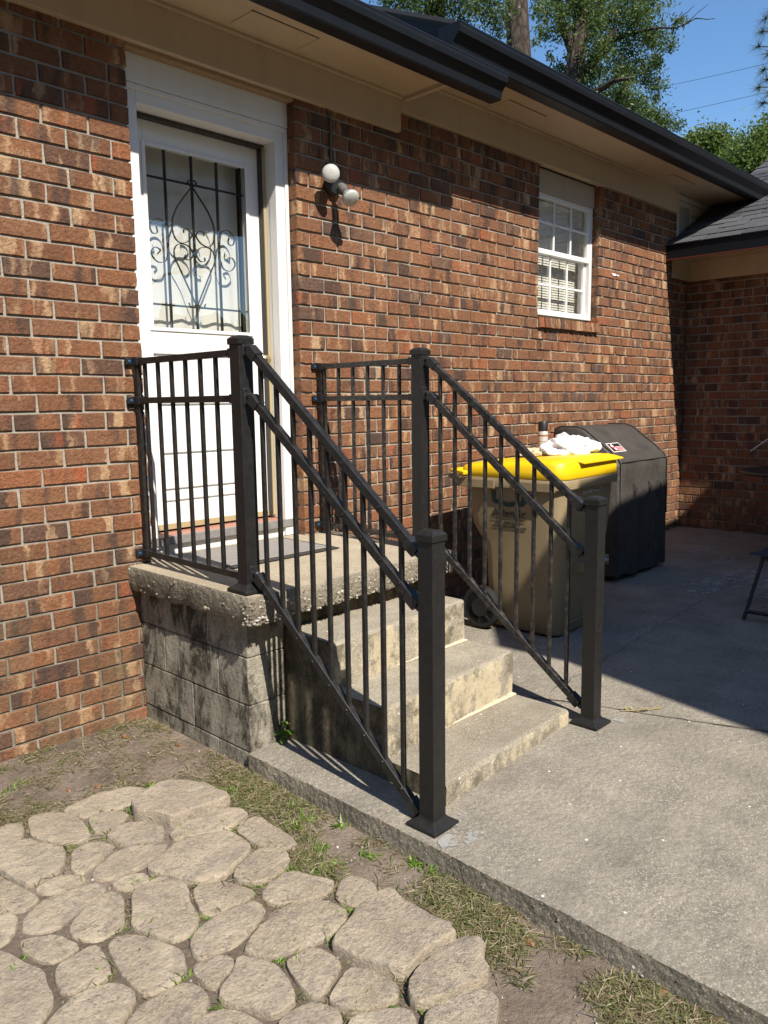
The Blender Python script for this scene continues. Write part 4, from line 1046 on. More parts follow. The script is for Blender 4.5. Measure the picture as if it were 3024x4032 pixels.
# things lying on the cart
def crumple(name, c, sx_, sy_, sz_, mat, seed, flat=0., sub=5):
    bm = bmesh.new(); bmesh.ops.create_icosphere(bm, subdivisions=sub, radius=1)
    for v in bm.verts:
        p = v.co.copy(); q = Vector((p.x*1.7, p.y*1.7, p.z*1.7+seed))
        rid = 1-abs(mnoise.noise(q*1.3+Vector((seed, 0, 0)))); rid2 = 1-abs(mnoise.noise(q*2.7+Vector((0, seed, 0)))); low = mnoise.noise(q*.8)
        d = .66+.26*low+.30*(rid**2.2)+.05*(rid2**2)
        v.co = Vector((p.x*sx_*d, p.y*sy_*d, max(p.z*sz_*d, -flat)))
    me = bpy.data.meshes.new(name); bm.to_mesh(me); bm.free(); me.materials.append(mat)
    me.polygons.foreach_set('use_smooth', [True]*len(me.polygons))
    o = bpy.data.objects.new(name, me); COL.objects.link(o); o.location = c; return o
tag(crumple('rag', CW(.60,.27,1.085), .24, .17, .11, M_RAG, 3.1, .035), 'crumpled white cotton shirt lying on the yellow cart lid', 'rag')
tag(crumple('glove', CW(.43,.40,1.068), .17, .10, .04, M_RAG2, 8.7, .02), 'cream canvas work glove lying flat on the cart lid', 'glove')
can = thing('spray_can', 'spray can with black cap standing behind the white shirt on the cart lid', 'spray can')
cc = Vector(CW(.685,.50,1.03))
m = MB(); m.lathe([(.0,.0),(.031,.0),(.033,.004),(.033,.16),(.028,.172),(.0,.173)], cc, (0, 0, 1), 24); cb_ = m.obj('can_body', M_CAN, can, smooth=40)
m = MB(); m.lathe([(.0,.17),(.031,.17),(.031,.225),(.028,.23),(.0,.231)], cc, (0, 0, 1), 24); m.obj('cap', M_BLACKPL, can, smooth=40)
m = MB()
for zz, h_ in ((.05,.006), (.075,.004), (.10,.004), (.135,.012)): m.lathe([(.0332,zz),(.0336,zz),(.0336,zz+h_),(.0332,zz+h_)], cc, (0, 0, 1), 24)
m.obj('can_print', M_CANRED, can)

# ------------------------------------------------------------------ covered grill
gr = thing('covered_grill', 'barbecue grill under a dark brown vinyl cover by the brick wall', 'grill')
prof = [(-.655,.10),(-.66,.5),(-.655,.93),(-.635,.965),(-.56,1.03),(-.36,1.175),(-.30,1.195),(-.15,1.195),(-.10,1.17),(-.085,1.0),(-.08,.1)]
def cover_ring(x, ins, wob):
    out = []
    sub = []
    for i in range(len(prof)-1):
        a, b = prof[i], prof[i+1]; n_ = max(1, int(math.hypot(a[0]-b[0], a[1]-b[1])/.06))
        for k in range(n_): f = k/n_; sub.append((a[0]+(b[0]-a[0])*f, a[1]+(b[1]-a[1])*f))
    sub.append(prof[-1])
    for y, z in sub:
        yy = -.36+(y+.36)*(1-ins*.5); zz = z if z < .2 else z-ins*.12
        lowf = max(0, (1.0-z))/.9
        out.append((x+.012*mnoise.noise(Vector((y*4, z*3, x*2)))*lowf*(1 if wob else .5), yy+lowf*(.034*mnoise.noise(Vector((x*8, z*1.1, 2)))+.02*mnoise.noise(Vector((x*21, z*1.6, 8)))+.012*math.sin(x*23+z*2)), zz+(.018*mnoise.noise(Vector((x*6, y*4, 5))) if z < .2 else 0)))
    return out
m = MB(); xs = [2.40]+list(np.linspace(2.415, 3.185, 26))+[3.20]
m.loft([cover_ring(x, .14 if i in (0, len(xs)-1) else (.03 if i in (1, len(xs)-2) else 0), True) for i, x in enumerate(xs)])
cov = m.obj('cover', M_GRILL, gr, smooth=60)
m = MB()
for x in (2.5, 3.1):
    for y in (-.57, -.15): m.lathe([(.0,-.02),(.035,-.02),(.04,0),(.035,.02),(.0,.02)], (x, y, patio_z(x)+.042), (1, 0, 0), 16)
m.obj('caster', M_BLACKPL, gr, smooth=40)['kind'] = 'stuff'
m = MB(); m.box(2.47, 3.13, -.6, -.12, .16, .22); 
for x in (2.5, 3.1):
    for y in (-.57, -.15): m.box(x-.015, x+.015, y-.015, y+.015, .08, .9)
m.obj('cart_frame', M_BOLT, gr)
for xa in (2.425, 3.178):
    m = MB(); m.tube([(xa, y-.004 if y < -.3 else y, z+.003) for y, z in prof[1:9]], .006, 6); m.obj('seam_piping', M_GRILL, cov, smooth=True)
m = MB(); m.tube([(x, -.657+.004*math.sin(x*19), .945) for x in np.linspace(2.42, 3.18, 20)], .005, 6); m.obj('seam_piping', M_GRILL, cov, smooth=True)
for xa in (2.62, 2.86, 3.02):
    m = MB(); m.tube([(xa, -.668, .78), (xa+.01, -.683, .74), (xa+.008, -.67, .68)], [.004, .008, .004], 6); m.obj('cover_pleat', M_GRILL, cov, smooth=True)
# sewn badge: black patch, white border, red field, two white shapes and two rows of letters
def LG(u, v, off):   # u 0..1 along x, v 0..1 down the slope
    x = 2.475+.19*u-.018*v; y = -.5-.082*v; z = 1.0715-.0595*v; n_ = Vector((0, -.585, .81)); return (x, y+n_.y*off, z+n_.z*off)
def patch(name, poly_, off, mat, parent):
    m = MB(); m.loft([[LG(u, v, off) for u, v in poly_], [LG(u, v, off+.0008) for u, v in poly_]]); return m.obj(name, mat, parent)
bd = patch('badge', [(0,0),(1,0),(1,1),(0,1)], .003, M_LOGOW, cov)
patch('badge_field', [(.05,.07),(.95,.07),(.95,.93),(.05,.93)], .0042, M_BLACKPL, bd)
patch('badge_red', [(.08,.2),(.3,.45),(.9,.42),(.93,.88),(.3,.88)], .0055, M_RED, bd)
ell = lambda cu0, cv0, ru, rv: [(cu0+ru*math.cos(2*math.pi*i/14), cv0+rv*math.sin(2*math.pi*i/14)) for i in range(14)]
patch('badge_emblem', ell(.27,.33,.085,.16), .0068, M_LOGOW, bd); patch('badge_emblem', ell(.33,.68,.075,.15), .0068, M_LOGOW, bd)
ud = Vector(LG(1,0,0))-Vector(LG(0,0,0)); vd = Vector(LG(0,0,0))-Vector(LG(0,1,0))
text_obj('badge_lettering', 'KING', .026, M_PINK, bd, LG(.44,.60,.0069), ud, vd, fit=.075, bold=.0008)
text_obj('badge_lettering', 'KOOKER', .024, M_PINK, bd, LG(.44,.86,.0069), ud, vd, fit=.092, bold=.0008)

# ------------------------------------------------------------------ chair, table, stick at the right edge
ch = thing('folding_chair', 'black metal folding chair with dark mesh seat on the shaded patio', 'chair')
pz = patio_z(2.2)
def leg(p, q, nm='leg'):
    m = MB(); m.tube([p, q], .0115, 10); return m.obj(nm, M_BLACKPL, ch, smooth=True)
leg((2.05,-1.69,pz+.004), (2.21,-1.735,.43)); leg((2.06,-2.22,pz+.004), (2.21,-2.15,.43))
leg((2.72,-1.70,pz+.004), (2.60,-1.735,.43)); leg((2.73,-2.22,pz+.004), (2.60,-2.15,.43))
leg((2.062,-1.70,pz+.055), (2.07,-2.20,pz+.055), 'stretcher'); leg((2.71,-1.71,pz+.06), (2.72,-2.2,pz+.06), 'stretcher')
leg((2.18,-1.735,.42), (2.63,-1.735,.42), 'seat_rail'); leg((2.18,-2.15,.42), (2.63,-2.15,.42), 'seat_rail')
leg((2.21,-2.15,.42), (2.22,-2.36,.92), 'back_upright'); leg((2.60,-2.15,.42), (2.59,-2.36,.92), 'back_upright')
m = MB(); m.loft([[(2.17,y,.434), (2.2,y,.444), (2.4,y,.425), (2.6,y,.444), (2.64,y,.434), (2.6,y,.432), (2.4,y,.415), (2.2,y,.432)] for y in (-1.655,-1.9,-2.17)]); m.obj('seat', M_CHAIRF, ch, smooth=True)
m = MB(); m.loft([[(2.23,-2.235+e,.62), (2.58,-2.235+e,.62), (2.58,-2.355+e,.91), (2.23,-2.355+e,.91)] for e in (0, .006)]); m.obj('backrest', M_CHAIRF, ch)
tb = thing('patio_table', 'dark patio table in the shade beside the wing wall', 'table')
m = MB(); m.lathe([(.0,0),(.44,0),(.45,.012),(.44,.028),(.0,.03)], (3.93,-1.42,.79), (0,0,1), 36); m.obj('table_top', M_BLACKPL, tb, smooth=40)
m = MB(); m.lathe([(.0,.0),(.24,.0),(.24,.015),(.05,.05),(.03,.1),(.03,.78),(.0,.785)], (3.93,-1.45,patio_z(3.93)+.002), (0,0,1), 24); m.obj('pedestal', M_BLACKPL, tb, smooth=40)
m = MB(); p0 = px(*((2624+525*400/635), 1700+122*400/635), 0, 3.45); p1 = px(*((2624+640*400/635), 1700+42*400/635), 0, 3.5)
dv = (p1-p0); m.tube([tuple(p0), tuple(p0+dv*.9), tuple(p0+dv*2.2+np.array([0,0,-.02])), tuple(p0+dv*4.2+np.array([0,0,-.12]))], [.0045, .006, .007, .007], 8)
pk = m.obj('stick', M_POLEW, smooth=True); tag(pk, 'thin pale wooden stick leaning over the patio table', 'stick')

# ------------------------------------------------------------------ added cloth out of frame, cut to throw the patio's shade; real caster unknown
sl_ = thing('shade_blocker', 'added unseen dark cloth on poles, cut to shade the patio', 'shade blocker')
ZS = 4.0
cor = [(-.62,-6.6), (-.20,-4.83), (-.22,-4.40), (.42,-3.84), (1.6,-3.68), (2.4,-3.60), (4.1,-3.42), (6.2,-3.25), (6.2,-6.9)]
m = MB(); m.loft([[(x, y, ZS) for x, y in cor], [(x, y, ZS+.006) for x, y in cor]]); m.obj('cloth', M_BLOCKER, sl_)
for x, y in ((-.62,-6.6), (6.2,-6.9), (6.2,-3.25)):
    m = MB(); m.tube([(x, y, -.1), (x, y, ZS+.1)], .04, 10); m.obj('pole', M_GREYMETAL, sl_, smooth=True)

# ------------------------------------------------------------------ paving stones
def chaikin(P, n=2):
    for _ in range(n):
        Q = []
        for i in range(len(P)):
            a, b = np.array(P[i]), np.array(P[(i+1) % len(P)]); Q += [a*.82+b*.18, a*.18+b*.82]
        P = Q
    return P
S1 = lambda pts: [(x/.952, 3050+y/.952) for x, y in pts]
S2 = lambda pts: [(x/.952, 3532+y/.952) for x, y in pts]
S3 = lambda pts: [(900+x/.952, 3050+y/.952) for x, y in pts]
S4 = lambda pts: [(900+x/.952, 3532+y/.952) for x, y in pts]
stones = [
 (S1([(503,112),(520,92),(600,55),(690,25),(790,42),(830,85),(828,105),(740,140),(655,168),(600,150),(540,140)]), .03),
 (S1([(258,132),(300,105),(360,72),(480,45),(550,68),(520,92),(470,115),(380,140),(300,148)]), .0),
 (S1([(115,190),(140,165),(230,155),(300,168),(330,205),(325,232),(250,250),(170,248),(125,230)]), .005),
 (S1([(335,170),(380,145),(450,138),(480,160),(440,185),(380,212),(345,215)]), -.006),
 (S1([(425,225),(470,190),(540,178),(610,192),(622,235),(560,248),(480,252),(430,245)]), .004),
 (S1([(632,225),(655,195),(720,165),(830,128),(900,150),(890,175),(800,205),(720,228),(650,240)]), .002),
 (S1([(20,340),(40,280),(95,245),(165,258),(215,285),(232,335),(180,370),(90,415),(35,385)]), .008),
 (S1([(275,340),(285,290),(340,262),(400,258),(428,272),(380,310),(330,350),(310,368),(285,362)]), .0),
 (S1([(345,388),(380,340),(440,300),(540,265),(625,258),(600,300),(530,345),(450,372),(370,395)]), .002),
 (S1([(545,345),(600,300),(700,245),(800,222),(870,245),(935,292),(915,320),(850,375),(755,405),(670,398),(615,375),(560,365)]), .008),
 (S1([(-60,250),(0,205),(60,192),(95,208),(80,240),(30,262),(-40,290)]), .0),
 (S3([(10,365),(55,320),(110,290),(165,290),(188,310),(182,360),(140,395),(70,410),(20,395)]), .006),
 (S3([(130,440),(175,392),(240,384),(330,398),(383,415),(360,445),(260,470),(190,476),(135,468)]), .004),
 (S3([(408,445),(440,412),(475,402),(520,420),(538,460),(500,478),(430,476)]), .0),
 (S3([(45,205),(60,180),(110,172),(190,205),(240,235),(225,262),(160,262),(90,228)]), .0),
 (S3([(-140,425),(-60,402),(-20,400),(90,430),(105,455),(60,490),(-20,530),(-110,535),(-150,490)]), .0),
 (S1([(400,415),(470,385),(545,372),(580,395),(560,420),(500,432),(440,435)]), -.004),
 (S1([(120,440),(200,398),(265,382),(335,402),(340,425),(260,440),(180,455)]), -.004),
 (S1([(-60,400),(0,385),(60,415),(148,462),(120,495),(60,530),(-60,545)]), .0),
 (S2([(65,105),(130,45),(220,-5),(330,-55),(400,-50),(405,-20),(300,50),(235,110),(160,130),(90,125)]), -.002),
 (S2([(268,110),(290,70),(370,5),(420,-30),(462,10),(470,70),(450,120),(390,150),(320,160),(275,140)]), .0),
 (S2([(490,20),(520,-50),(600,-78),(690,-60),(740,20),(755,80),(715,140),(650,160),(570,145),(500,100)]), .004),
 (S2([(720,140),(800,75),(880,20),(960,5),(975,60),(930,120),(850,180),(760,250),(725,240)]), .002),
 (S4([(80,190),(100,150),(185,60),(270,25),(350,10),(415,40),(430,75),(385,130),(300,180),(190,225),(110,220)]), .004),
 (S4([(395,170),(440,120),(510,45),(545,0),(600,-5),(700,30),(780,85),(815,130),(800,165),(700,235),(650,275),(560,245),(470,215),(405,190)]), .018),
 (S4([(685,310),(720,255),(800,190),(850,170),(945,190),(955,240),(900,310),(800,375),(730,390),(690,380)]), .012),
 (S4([(370,380),(420,310),(455,265),(540,285),(625,315),(635,370),(560,410),(450,425),(385,408)]), .004),
 (S4([(205,235),(290,200),(350,190),(420,245),(415,275),(350,375),(330,390),(275,340),(230,290)]), .002),
 (S4([(-60,240),(20,220),(120,235),(195,265),(240,330),(255,390),(190,440),(80,425),(-20,400),(-80,330)]), .004),
 (S4([(195,470),(240,425),(300,392),(380,405),(430,440),(425,500),(330,560),(220,560)]), .004),
 (S4([(440,480),(480,440),(600,425),(690,435),(720,480),(700,560),(560,580),(450,560)]), .002),
 (S4([(715,475),(760,430),(870,370),(930,355),(1000,400),(1010,470),(960,560),(800,580),(720,540)]), .01),
 (S2([(390,190),(440,150),(520,140),(620,175),(690,210),(690,280),(640,320),(540,370),(480,330),(430,260)]), .0),
 (S2([(80,180),(150,160),(230,160),(290,185),(270,210),(190,250),(110,235)]), -.006),
 (S2([(210,300),(240,250),(330,190),(380,190),(410,240),(430,290),(360,320),(260,350),(215,340)]), .0),
 (S2([(-60,230),(40,215),(130,270),(195,350),(190,420),(100,476),(-60,520)]), .0),
 (S2([(205,430),(300,370),(440,315),(500,340),(520,380),(460,450),(360,540),(240,560),(200,500)]), .002),
 (S2([(470,470),(540,400),(640,345),(730,310),(790,370),(790,430),(700,500),(600,560),(500,560)]), .002),
 (S2([(720,250),(790,225),(850,230),(960,250),(950,300),(870,360),(800,370),(740,320)]), -.006),
 (S2([(690,520),(760,440),(830,415),(940,440),(1000,500),(960,580),(800,600),(700,590)]), .0),
 (S2([(-80,60),(0,25),(60,40),(70,100),(40,160),(-80,190)]), -.004),
]
stone_polys = []
def densify(W):
    out = []
    for i in range(len(W)):
        a_, b_ = W[i], W[(i+1) % len(W)]; n_ = max(2, int(np.linalg.norm(b_-a_)/.022))
        out += [a_+(b_-a_)*k/n_ for k in range(n_)]
    return np.array(out)
packed = []
for poly_, dz in stones:
    W_ = [px(u, v, 2, -.078+dz)[:2] for u, v in poly_]
    packed.append(densify(W_))
def pip(P, x, y):
    ins = False; j = len(P)-1
    for i in range(len(P)):
        if (P[i, 1] > y) != (P[j, 1] > y) and x < (P[j, 0]-P[i, 0])*(y-P[i, 1])/(P[j, 1]-P[i, 1])+P[i, 0]: ins = not ins
        j = i
    return ins
GAP = .013
moved = [np.zeros(len(P)) for P in packed]
for it in range(14):
    for i, P in enumerate(packed):
        others = np.concatenate([q for k, q in enumerate(packed) if k != i]); c_ = P.mean(0)
        near_ = [q for k, q in enumerate(packed) if k != i and np.linalg.norm(q.mean(0)-c_) < .75]
        dirs = P-c_; ln = np.linalg.norm(dirs, axis=1)[:, None]; dirs = dirs/ln
        dmin = np.linalg.norm(P[:, None]-others[None], axis=2).min(1)
        for k in range(len(P)):
            if any(pip(q, *P[k]) for q in near_): P[k] -= dirs[k]*.006; moved[i][k] -= .006
            elif dmin[k] < GAP*.8: P[k] -= dirs[k]*.003; moved[i][k] -= .003
            elif GAP*1.5 < dmin[k] < .085 and moved[i][k] < .038: P[k] += dirs[k]*.0045; moved[i][k] += .0045
for i, (poly_, dz) in enumerate(stones):
    zt_ = -.0745+max(dz, 0.)*1.3
    P_ = packed[i]; P_ = (P_*2+np.roll(P_, 1, 0)+np.roll(P_, -1, 0))/4; c0 = P_.mean(0)
    stone_polys.append(P_); P_ = [tuple(p) for p in P_]
    N = len(P_); rings = []
    for sc, z in ((1.0, -.17), (1.0, zt_-.011), (.988, zt_-.004), (.962, zt_-.0005), (.85, zt_), (.5, zt_)):
        rings.append([(c0[0]+(p[0]-c0[0])*sc+.004*mnoise.noise(Vector((p[0]*14, p[1]*14, z*30+i))), c0[1]+(p[1]-c0[1])*sc+.004*mnoise.noise(Vector((p[0]*14, p[1]*14, z*30+i+50))), z+(.004*mnoise.noise(Vector((p[0]*11, p[1]*11, i)))+.0035*mnoise.noise(Vector((p[0]*33, p[1]*33, i+sc*40)))) *(1 if z > -.15 else 0)) for p in P_])
    m = MB(); m.loft(rings); m.obj('paving_stone', M_STONE, ground, smooth=32)

# ------------------------------------------------------------------ grass, clippings, leaves
def in_stone(x, y):
    for P in stone_polys:
        if abs(P[:, 0].mean()-x) > .45 or abs(P[:, 1].mean()-y) > .45: continue
        inside = False; j = len(P)-1
        for i in range(len(P)):
            if (P[i, 1] > y) != (P[j, 1] > y) and x < (P[j, 0]-P[i, 0])*(y-P[i, 1])/(P[j, 1]-P[i, 1])+P[i, 0]: inside = not inside
            j = i
        if inside: return True
    return False
GV, GF, GR = [], [], []
def blade(x, y, z, ln, w, az, lift, curl, tint):
    d = np.array([math.cos(az), math.sin(az)]); s = np.array([-d[1], d[0]])*w/2; b = len(GV)
    for k, (f, ww) in enumerate(((0, .8), (.45, 1.), (1., .15))):
        h = z+ln*(lift*f-curl*f*f); r = ln*f*math.sqrt(max(.05, 1-lift*lift))
        p = np.array([x, y])+d*r
        GV.append((p[0]-s[0]*ww, p[1]-s[1]*ww, max(h, z-.002)+.001)); GV.append((p[0]+s[0]*ww, p[1]+s[1]*ww, max(h, z-.002)+.0015)); GR.extend([tint, tint])
    GF.append((b, b+1, b+3, b+2)); GF.append((b+2, b+3, b+5, b+4))
cnt = 0; tries = 0
def dens(x, y):
    ex = -1.05-.012*max(0, -y-.8)
    d_edge = ex-x; v = 0.17
    nz_ = mnoise.noise(Vector((x*3.1, y*3.1, 0)))*.5+mnoise.noise(Vector((x*8, y*8, 4)))*.35
    if y < -.75: v = max(v, (1.05-abs(d_edge-.12)/.42)*.95)                 # strip along the slab
    v = max(v, .85-(-y)/.22) if x < -1.1 else v                               # along the brick wall
    if -.8 < y < 0: v = max(v, .75-(d_edge)/.14)                              # along the block wall
    if x < -1.75 and y > -.9: v = max(v, .55)
    return v*(.46+nz_*3.0)
while cnt < 34000 and tries < 260000:
    tries += 1; x = random.uniform(-2.9, -1.05); y = random.uniform(-3.4, -.005)
    if random.random() > dens(x, y): continue
    if in_stone(x, y) and random.random() < .985: continue
    z = soil_z(x, y)
    if random.random() < .8: blade(x, y, z+random.random()*.012, random.choice((random.uniform(.012, .035), random.uniform(.02, .06))), random.uniform(.0012, .0031), random.random()*6.283, random.uniform(0, .25), random.uniform(0, .2), min(1, max(0, random.gauss(.66, .26))))
    else: blade(x, y, z, random.uniform(.02, .06), random.uniform(.002, .004), random.random()*6.283, random.uniform(.4, .85), random.uniform(.1, .5), min(1, max(0, random.gauss(.3, .15))))
    cnt += 1
kind(raw('grass', GV, GF, M_GRASS, None, GR), 'stuff')
# fresh tufts in the joints
GV, GF, GR = [], [], []
tufts = [(S1([p])[0]) for p in ((495,135),(340,200),(610,385),(600,180),(250,280),(410,220),(840,55),(870,65),(850,190),(880,200),(690,235),(530,410),(650,395),(15,320),(750,420),(560,45),(30,60),(60,45),(800,110))]
tufts += [S3([p])[0] for p in ((250,190),(290,160),(420,190),(150,255),(170,268),(240,372),(340,360),(210,120),(560,200),(640,250),(120,60),(20,60),(350,270),(90,420),(110,425),(400,330),(520,300),(700,330),(760,360))]
tufts += [S4([p])[0] for p in ((450,40),(410,190),(250,355),(190,250),(240,210),(290,250),(790,170),(620,400),(760,395),(480,410),(520,65),(420,95),(370,140),(600,265))]
tufts += [S2([p])[0] for p in ((85,230),(385,315),(715,295),(700,145),(755,85),(435,140),(825,400),(560,150))]
for u, v in tufts:
    p = px(u, v, 2, -.085)
    for k in range(random.randrange(14, 34)):
        a = random.random()*6.283; r = abs(random.gauss(0, .022)); 
        blade(p[0]+r*math.cos(a), p[1]+r*math.sin(a), -.092, random.uniform(.02, .055), random.uniform(.003, .0075), random.random()*6.283, random.uniform(.25, .95), random.uniform(.1, .7), random.random())
kind(raw('weeds', GV, GF, M_FRESH, None, GR), 'stuff')
# one leafy weed at the foot of the stoop
GV, GF, GR = [], [], []
def leafcard(c, d, n_, ln, w, tint):
    d = Vector(d).normalized(); n_ = Vector(n_).normalized(); s = d.cross(n_).normalized(); c = Vector(c); b = len(GV)
    for f, ww, dz in ((0, .15, 0), (.3, .9, .02), (.6, 1., .02), (1., .1, -.05)):
        for sg in (-1, 1): GV.append(tuple(c+d*ln*f+s*(sg*w*ww/2)+n_*(ln*dz))); GR.append(tint)
    for k in range(3): GF.append((b+2*k, b+2*k+1, b+2*k+3, b+2*k+2))
wb = (-.865, -.845, patio_z(-.86))
for k in range(11):
    a = random.uniform(2.6, 5.2); zz = wb[2]+random.uniform(.01, .10)
    leafcard((wb[0]+random.uniform(-.02, .02), wb[1]-.01, zz), (math.cos(a)*.7, math.sin(a)*.7-.2, random.uniform(-.2, .7)), (0, -.3, 1), random.uniform(.035, .06), random.uniform(.018, .028), random.random())
tag(raw('weed', GV, GF, M_FRESH, None, GR), 'small green leafy weed growing at the foot of the stoop steps', 'weed')
# dead leaves
def dead_leaf(x, y, z, ln, w, az, nm='dead_leaf'):
    m = MB(); d = Vector((math.cos(az), math.sin(az), 0)); s = Vector((-d.y, d.x, 0)); c = Vector((x, y, z))
    pts = [(0,0,.002),(.3,.8,.012),(.6,1,.006),(.85,.5,.014),(1,0,.004),(.85,-.5,.016),(.6,-1,.006),(.3,-.8,.012)]
    top = [c+d*ln*a+s*w/2*b+Vector((0, 0, h)) for a, b, h in pts]; m.loft([[p-Vector((0,0,.001)) for p in top], top]); return m.obj(nm, M_DEAD)
LEAVES = [(S1([(345,55)])[0], 'dead leaf on the bare soil just above the raised paving stone'), (S1([(255,55)])[0], 'dead leaf on the bare soil near the grass under the brick wall'),
 ((2024+30/.952, 3532+150/.952), 'brown dead leaf in the grass strip, nearest the largest paving stone'), ((2024+555/.952, 3532+375/.952), 'largest reddish dead leaf beside the broken patio edge'),

 ((480+90/2.2114, 2100+1790/2.2114), 'reddish dead leaf on the soil near the foot of the brick wall'),
 ((480+460/2.2114, 2100+1840/2.2114), 'dead leaf on the soil below the grey concrete blocks')]
for (u, v), lab in LEAVES:
    p = px(u, v, 2, -.09); lf = dead_leaf(p[0], p[1], -.094, random.uniform(.035, .06), random.uniform(.014, .024), random.random()*6.28)
    tag(lf, lab, 'leaf', 'dead leaves on the soil')
sp = MB()
for k in range(9):
    a = .33+k*.012; y = -1.80-.012*k; z = patio_z(a)+.005; c = Vector((a, y, z)); an = random.random()*6.28
    sp.add([c, c+Vector((math.cos(an)*.03, math.sin(an)*.03, .01)), c+Vector((math.cos(an+.5)*.02, math.sin(an+.5)*.02, .006))], [(0, 1, 2)])
sp.tube([(.31,-1.78,patio_z(.3)+.006), (.38,-1.86,patio_z(.4)+.007), (.45,-1.90,patio_z(.45)+.005)], .0025, 5)
tag(sp.obj('dry_sprig', simple('dry_sprig', (.3,.24,.09), .8)), 'dry yellowish leaf sprig lying on the sunny patio concrete', 'sprig')
# pale chips and bits of litter in the soil
bt_ = MB()
for k in range(900):
    x = random.uniform(-2.7, -1.08); y = random.uniform(-3.2, -.05)
    if in_stone(x, y): continue
    bt_.cur = random.random(); pebble(bt_, (x, y, soil_z(x, y)+.002), random.uniform(.002, .006))
for k in range(160):
    x = random.uniform(-1.0, 2.2); y = random.uniform(-3.2, -1.0)
    if -.86 < x < .08 and y > -1.72: continue
    bt_.cur = random.random(); pebble(bt_, (x, y, patio_z(x)+.0005), random.uniform(.0012, .003))
kind(bt_.obj('debris', M_PEBBLE, None, attr=True), 'stuff')

# ------------------------------------------------------------------ trees behind the house
def leaves(name, clumps, n_, size, mat, parent, asp=.5, droop=.3, soft=False):
    cs = np.array([c for c, r in clumps]); rs = np.array([r if hasattr(r, '__len__') else (r, r, r) for c, r in clumps])
    wts = rs.prod(axis=1)**(2/3.); idx = rng.choice(len(clumps), n_, p=wts/wts.sum())
    u = rng.normal(size=(n_, 3)); u /= np.linalg.norm(u, axis=1)[:, None]
    rad = rng.random(n_)**.45
    c = cs[idx]+(u*rs[idx]*rad[:, None] if not soft else rng.normal(size=(n_, 3))*rs[idx]*.47)
    d = rng.normal(size=(n_, 3)); d[:, 2] -= droop; d /= np.linalg.norm(d, axis=1)[:, None]
    e = rng.normal(size=(n_, 3)); e -= (e*d).sum(1)[:, None]*d; e /= np.linalg.norm(e, axis=1)[:, None]
    s = size*rng.uniform(.6, 1.3, n_)[:, None]
    v = np.stack([c, c+d*s*.5+e*s*asp*.5, c+d*s, c+d*s*.5-e*s*asp*.5], 1).reshape(-1, 3)
    f = np.arange(n_*4).reshape(-1, 4)
    tint = np.clip(rng.normal(.5, .22, n_), 0, 1)
    return raw(name, v, f, mat, parent, np.repeat(tint, 4))
def P3(u, v, dist): return tuple(pxd(u*KD, v*KD, dist))
def gnd(p, z=-.1): return (p[0], p[1], z)
def limb(mb, a, b, r0, r1, wob=.15, n_=7):
    a = Vector(a); b = Vector(b); pts = []
    for i in range(n_+1):
        f = i/n_; p = a.lerp(b, f); k = math.sin(f*math.pi)*wob*(b-a).length*.3
        pts.append(p+Vector((mnoise.noise(Vector((f*3, a.x, b.z))), mnoise.noise(Vector((f*3, a.y, b.x))), mnoise.noise(Vector((f*3, a.z, b.y)))))*k)
    mb.tube(pts, [r0+(r1-r0)*i/n_ for i in range(n_+1)], 8)
# tall pine whose bare trunk stands over the gutters
D1 = 15.
t = thing('pine_tree', 'tall pine with thick bare scaly trunk rising over the roof', 'tree')
p0 = P3(1121, 110, D1); p1 = P3(1112, -60, D1)
m = MB(); dv = Vector(p1)-Vector(p0); b_ = Vector(p0)-dv*(p0[2]+.1)/dv.z
limb(m, b_, Vector(p0), .27, .225, .02); limb(m, Vector(p0), Vector(p0)+dv*6, .225, .12, .02)
m.obj('trunk', M_BARK, t, smooth=True)
tp_ = Vector(p0)+dv*5.5; br = MB()
cl = []
for k in range(9):
    a = k*.8; q = tp_+Vector((math.cos(a)*2.6, math.sin(a)*2.6, -1+k*.35)); limb(br, tp_-Vector((0, 0, 1.5-k*.3)), q, .06, .02); cl.append((tuple(q), 1.1))
br.obj('branch', M_BARK, t, smooth=True)
leaves('crown', cl, 5000, .25, M_NEEDLE, t, .06)
# broad oak behind, crown spread over the right half of the sky gap
t = thing('oak_tree', 'big leafy oak with dark trunk standing behind the long gutter', 'tree')
D2 = 17.; m = MB()
tr0 = P3(1235, 235, D2); tr1 = P3(1255, 20, D2); low = gnd((tr0[0]-.1, tr0[1]))
limb(m, low, tr0, .34, .24, .03); limb(m, tr0, tr1, .24, .15, .1)
limb(m, P3(1235, 190, D2), P3(1330, 60, D2-.5), .15, .06, .4); limb(m, P3(1240, 120, D2), P3(1190, -30, D2), .12, .06, .3)
limb(m, P3(1240, 215, D2), P3(1360, 170, D2-1), .1, .03, .4); limb(m, P3(1300, 90, D2), P3(1430, 60, D2-.5), .07, .02, .4)
limb(m, P3(1430, 60, D2-.5), P3(1545, 40, D2-1), .02, .006, .5); limb(m, P3(1450, 55, D2-.6), P3(1500, 12, D2-1), .012, .004, .4); limb(m, P3(1480, 52, D2-.8), P3(1530, 8, D2-1), .01, .004, .4)
m.obj('trunk', M_BARK, t, smooth=True)
cl = []
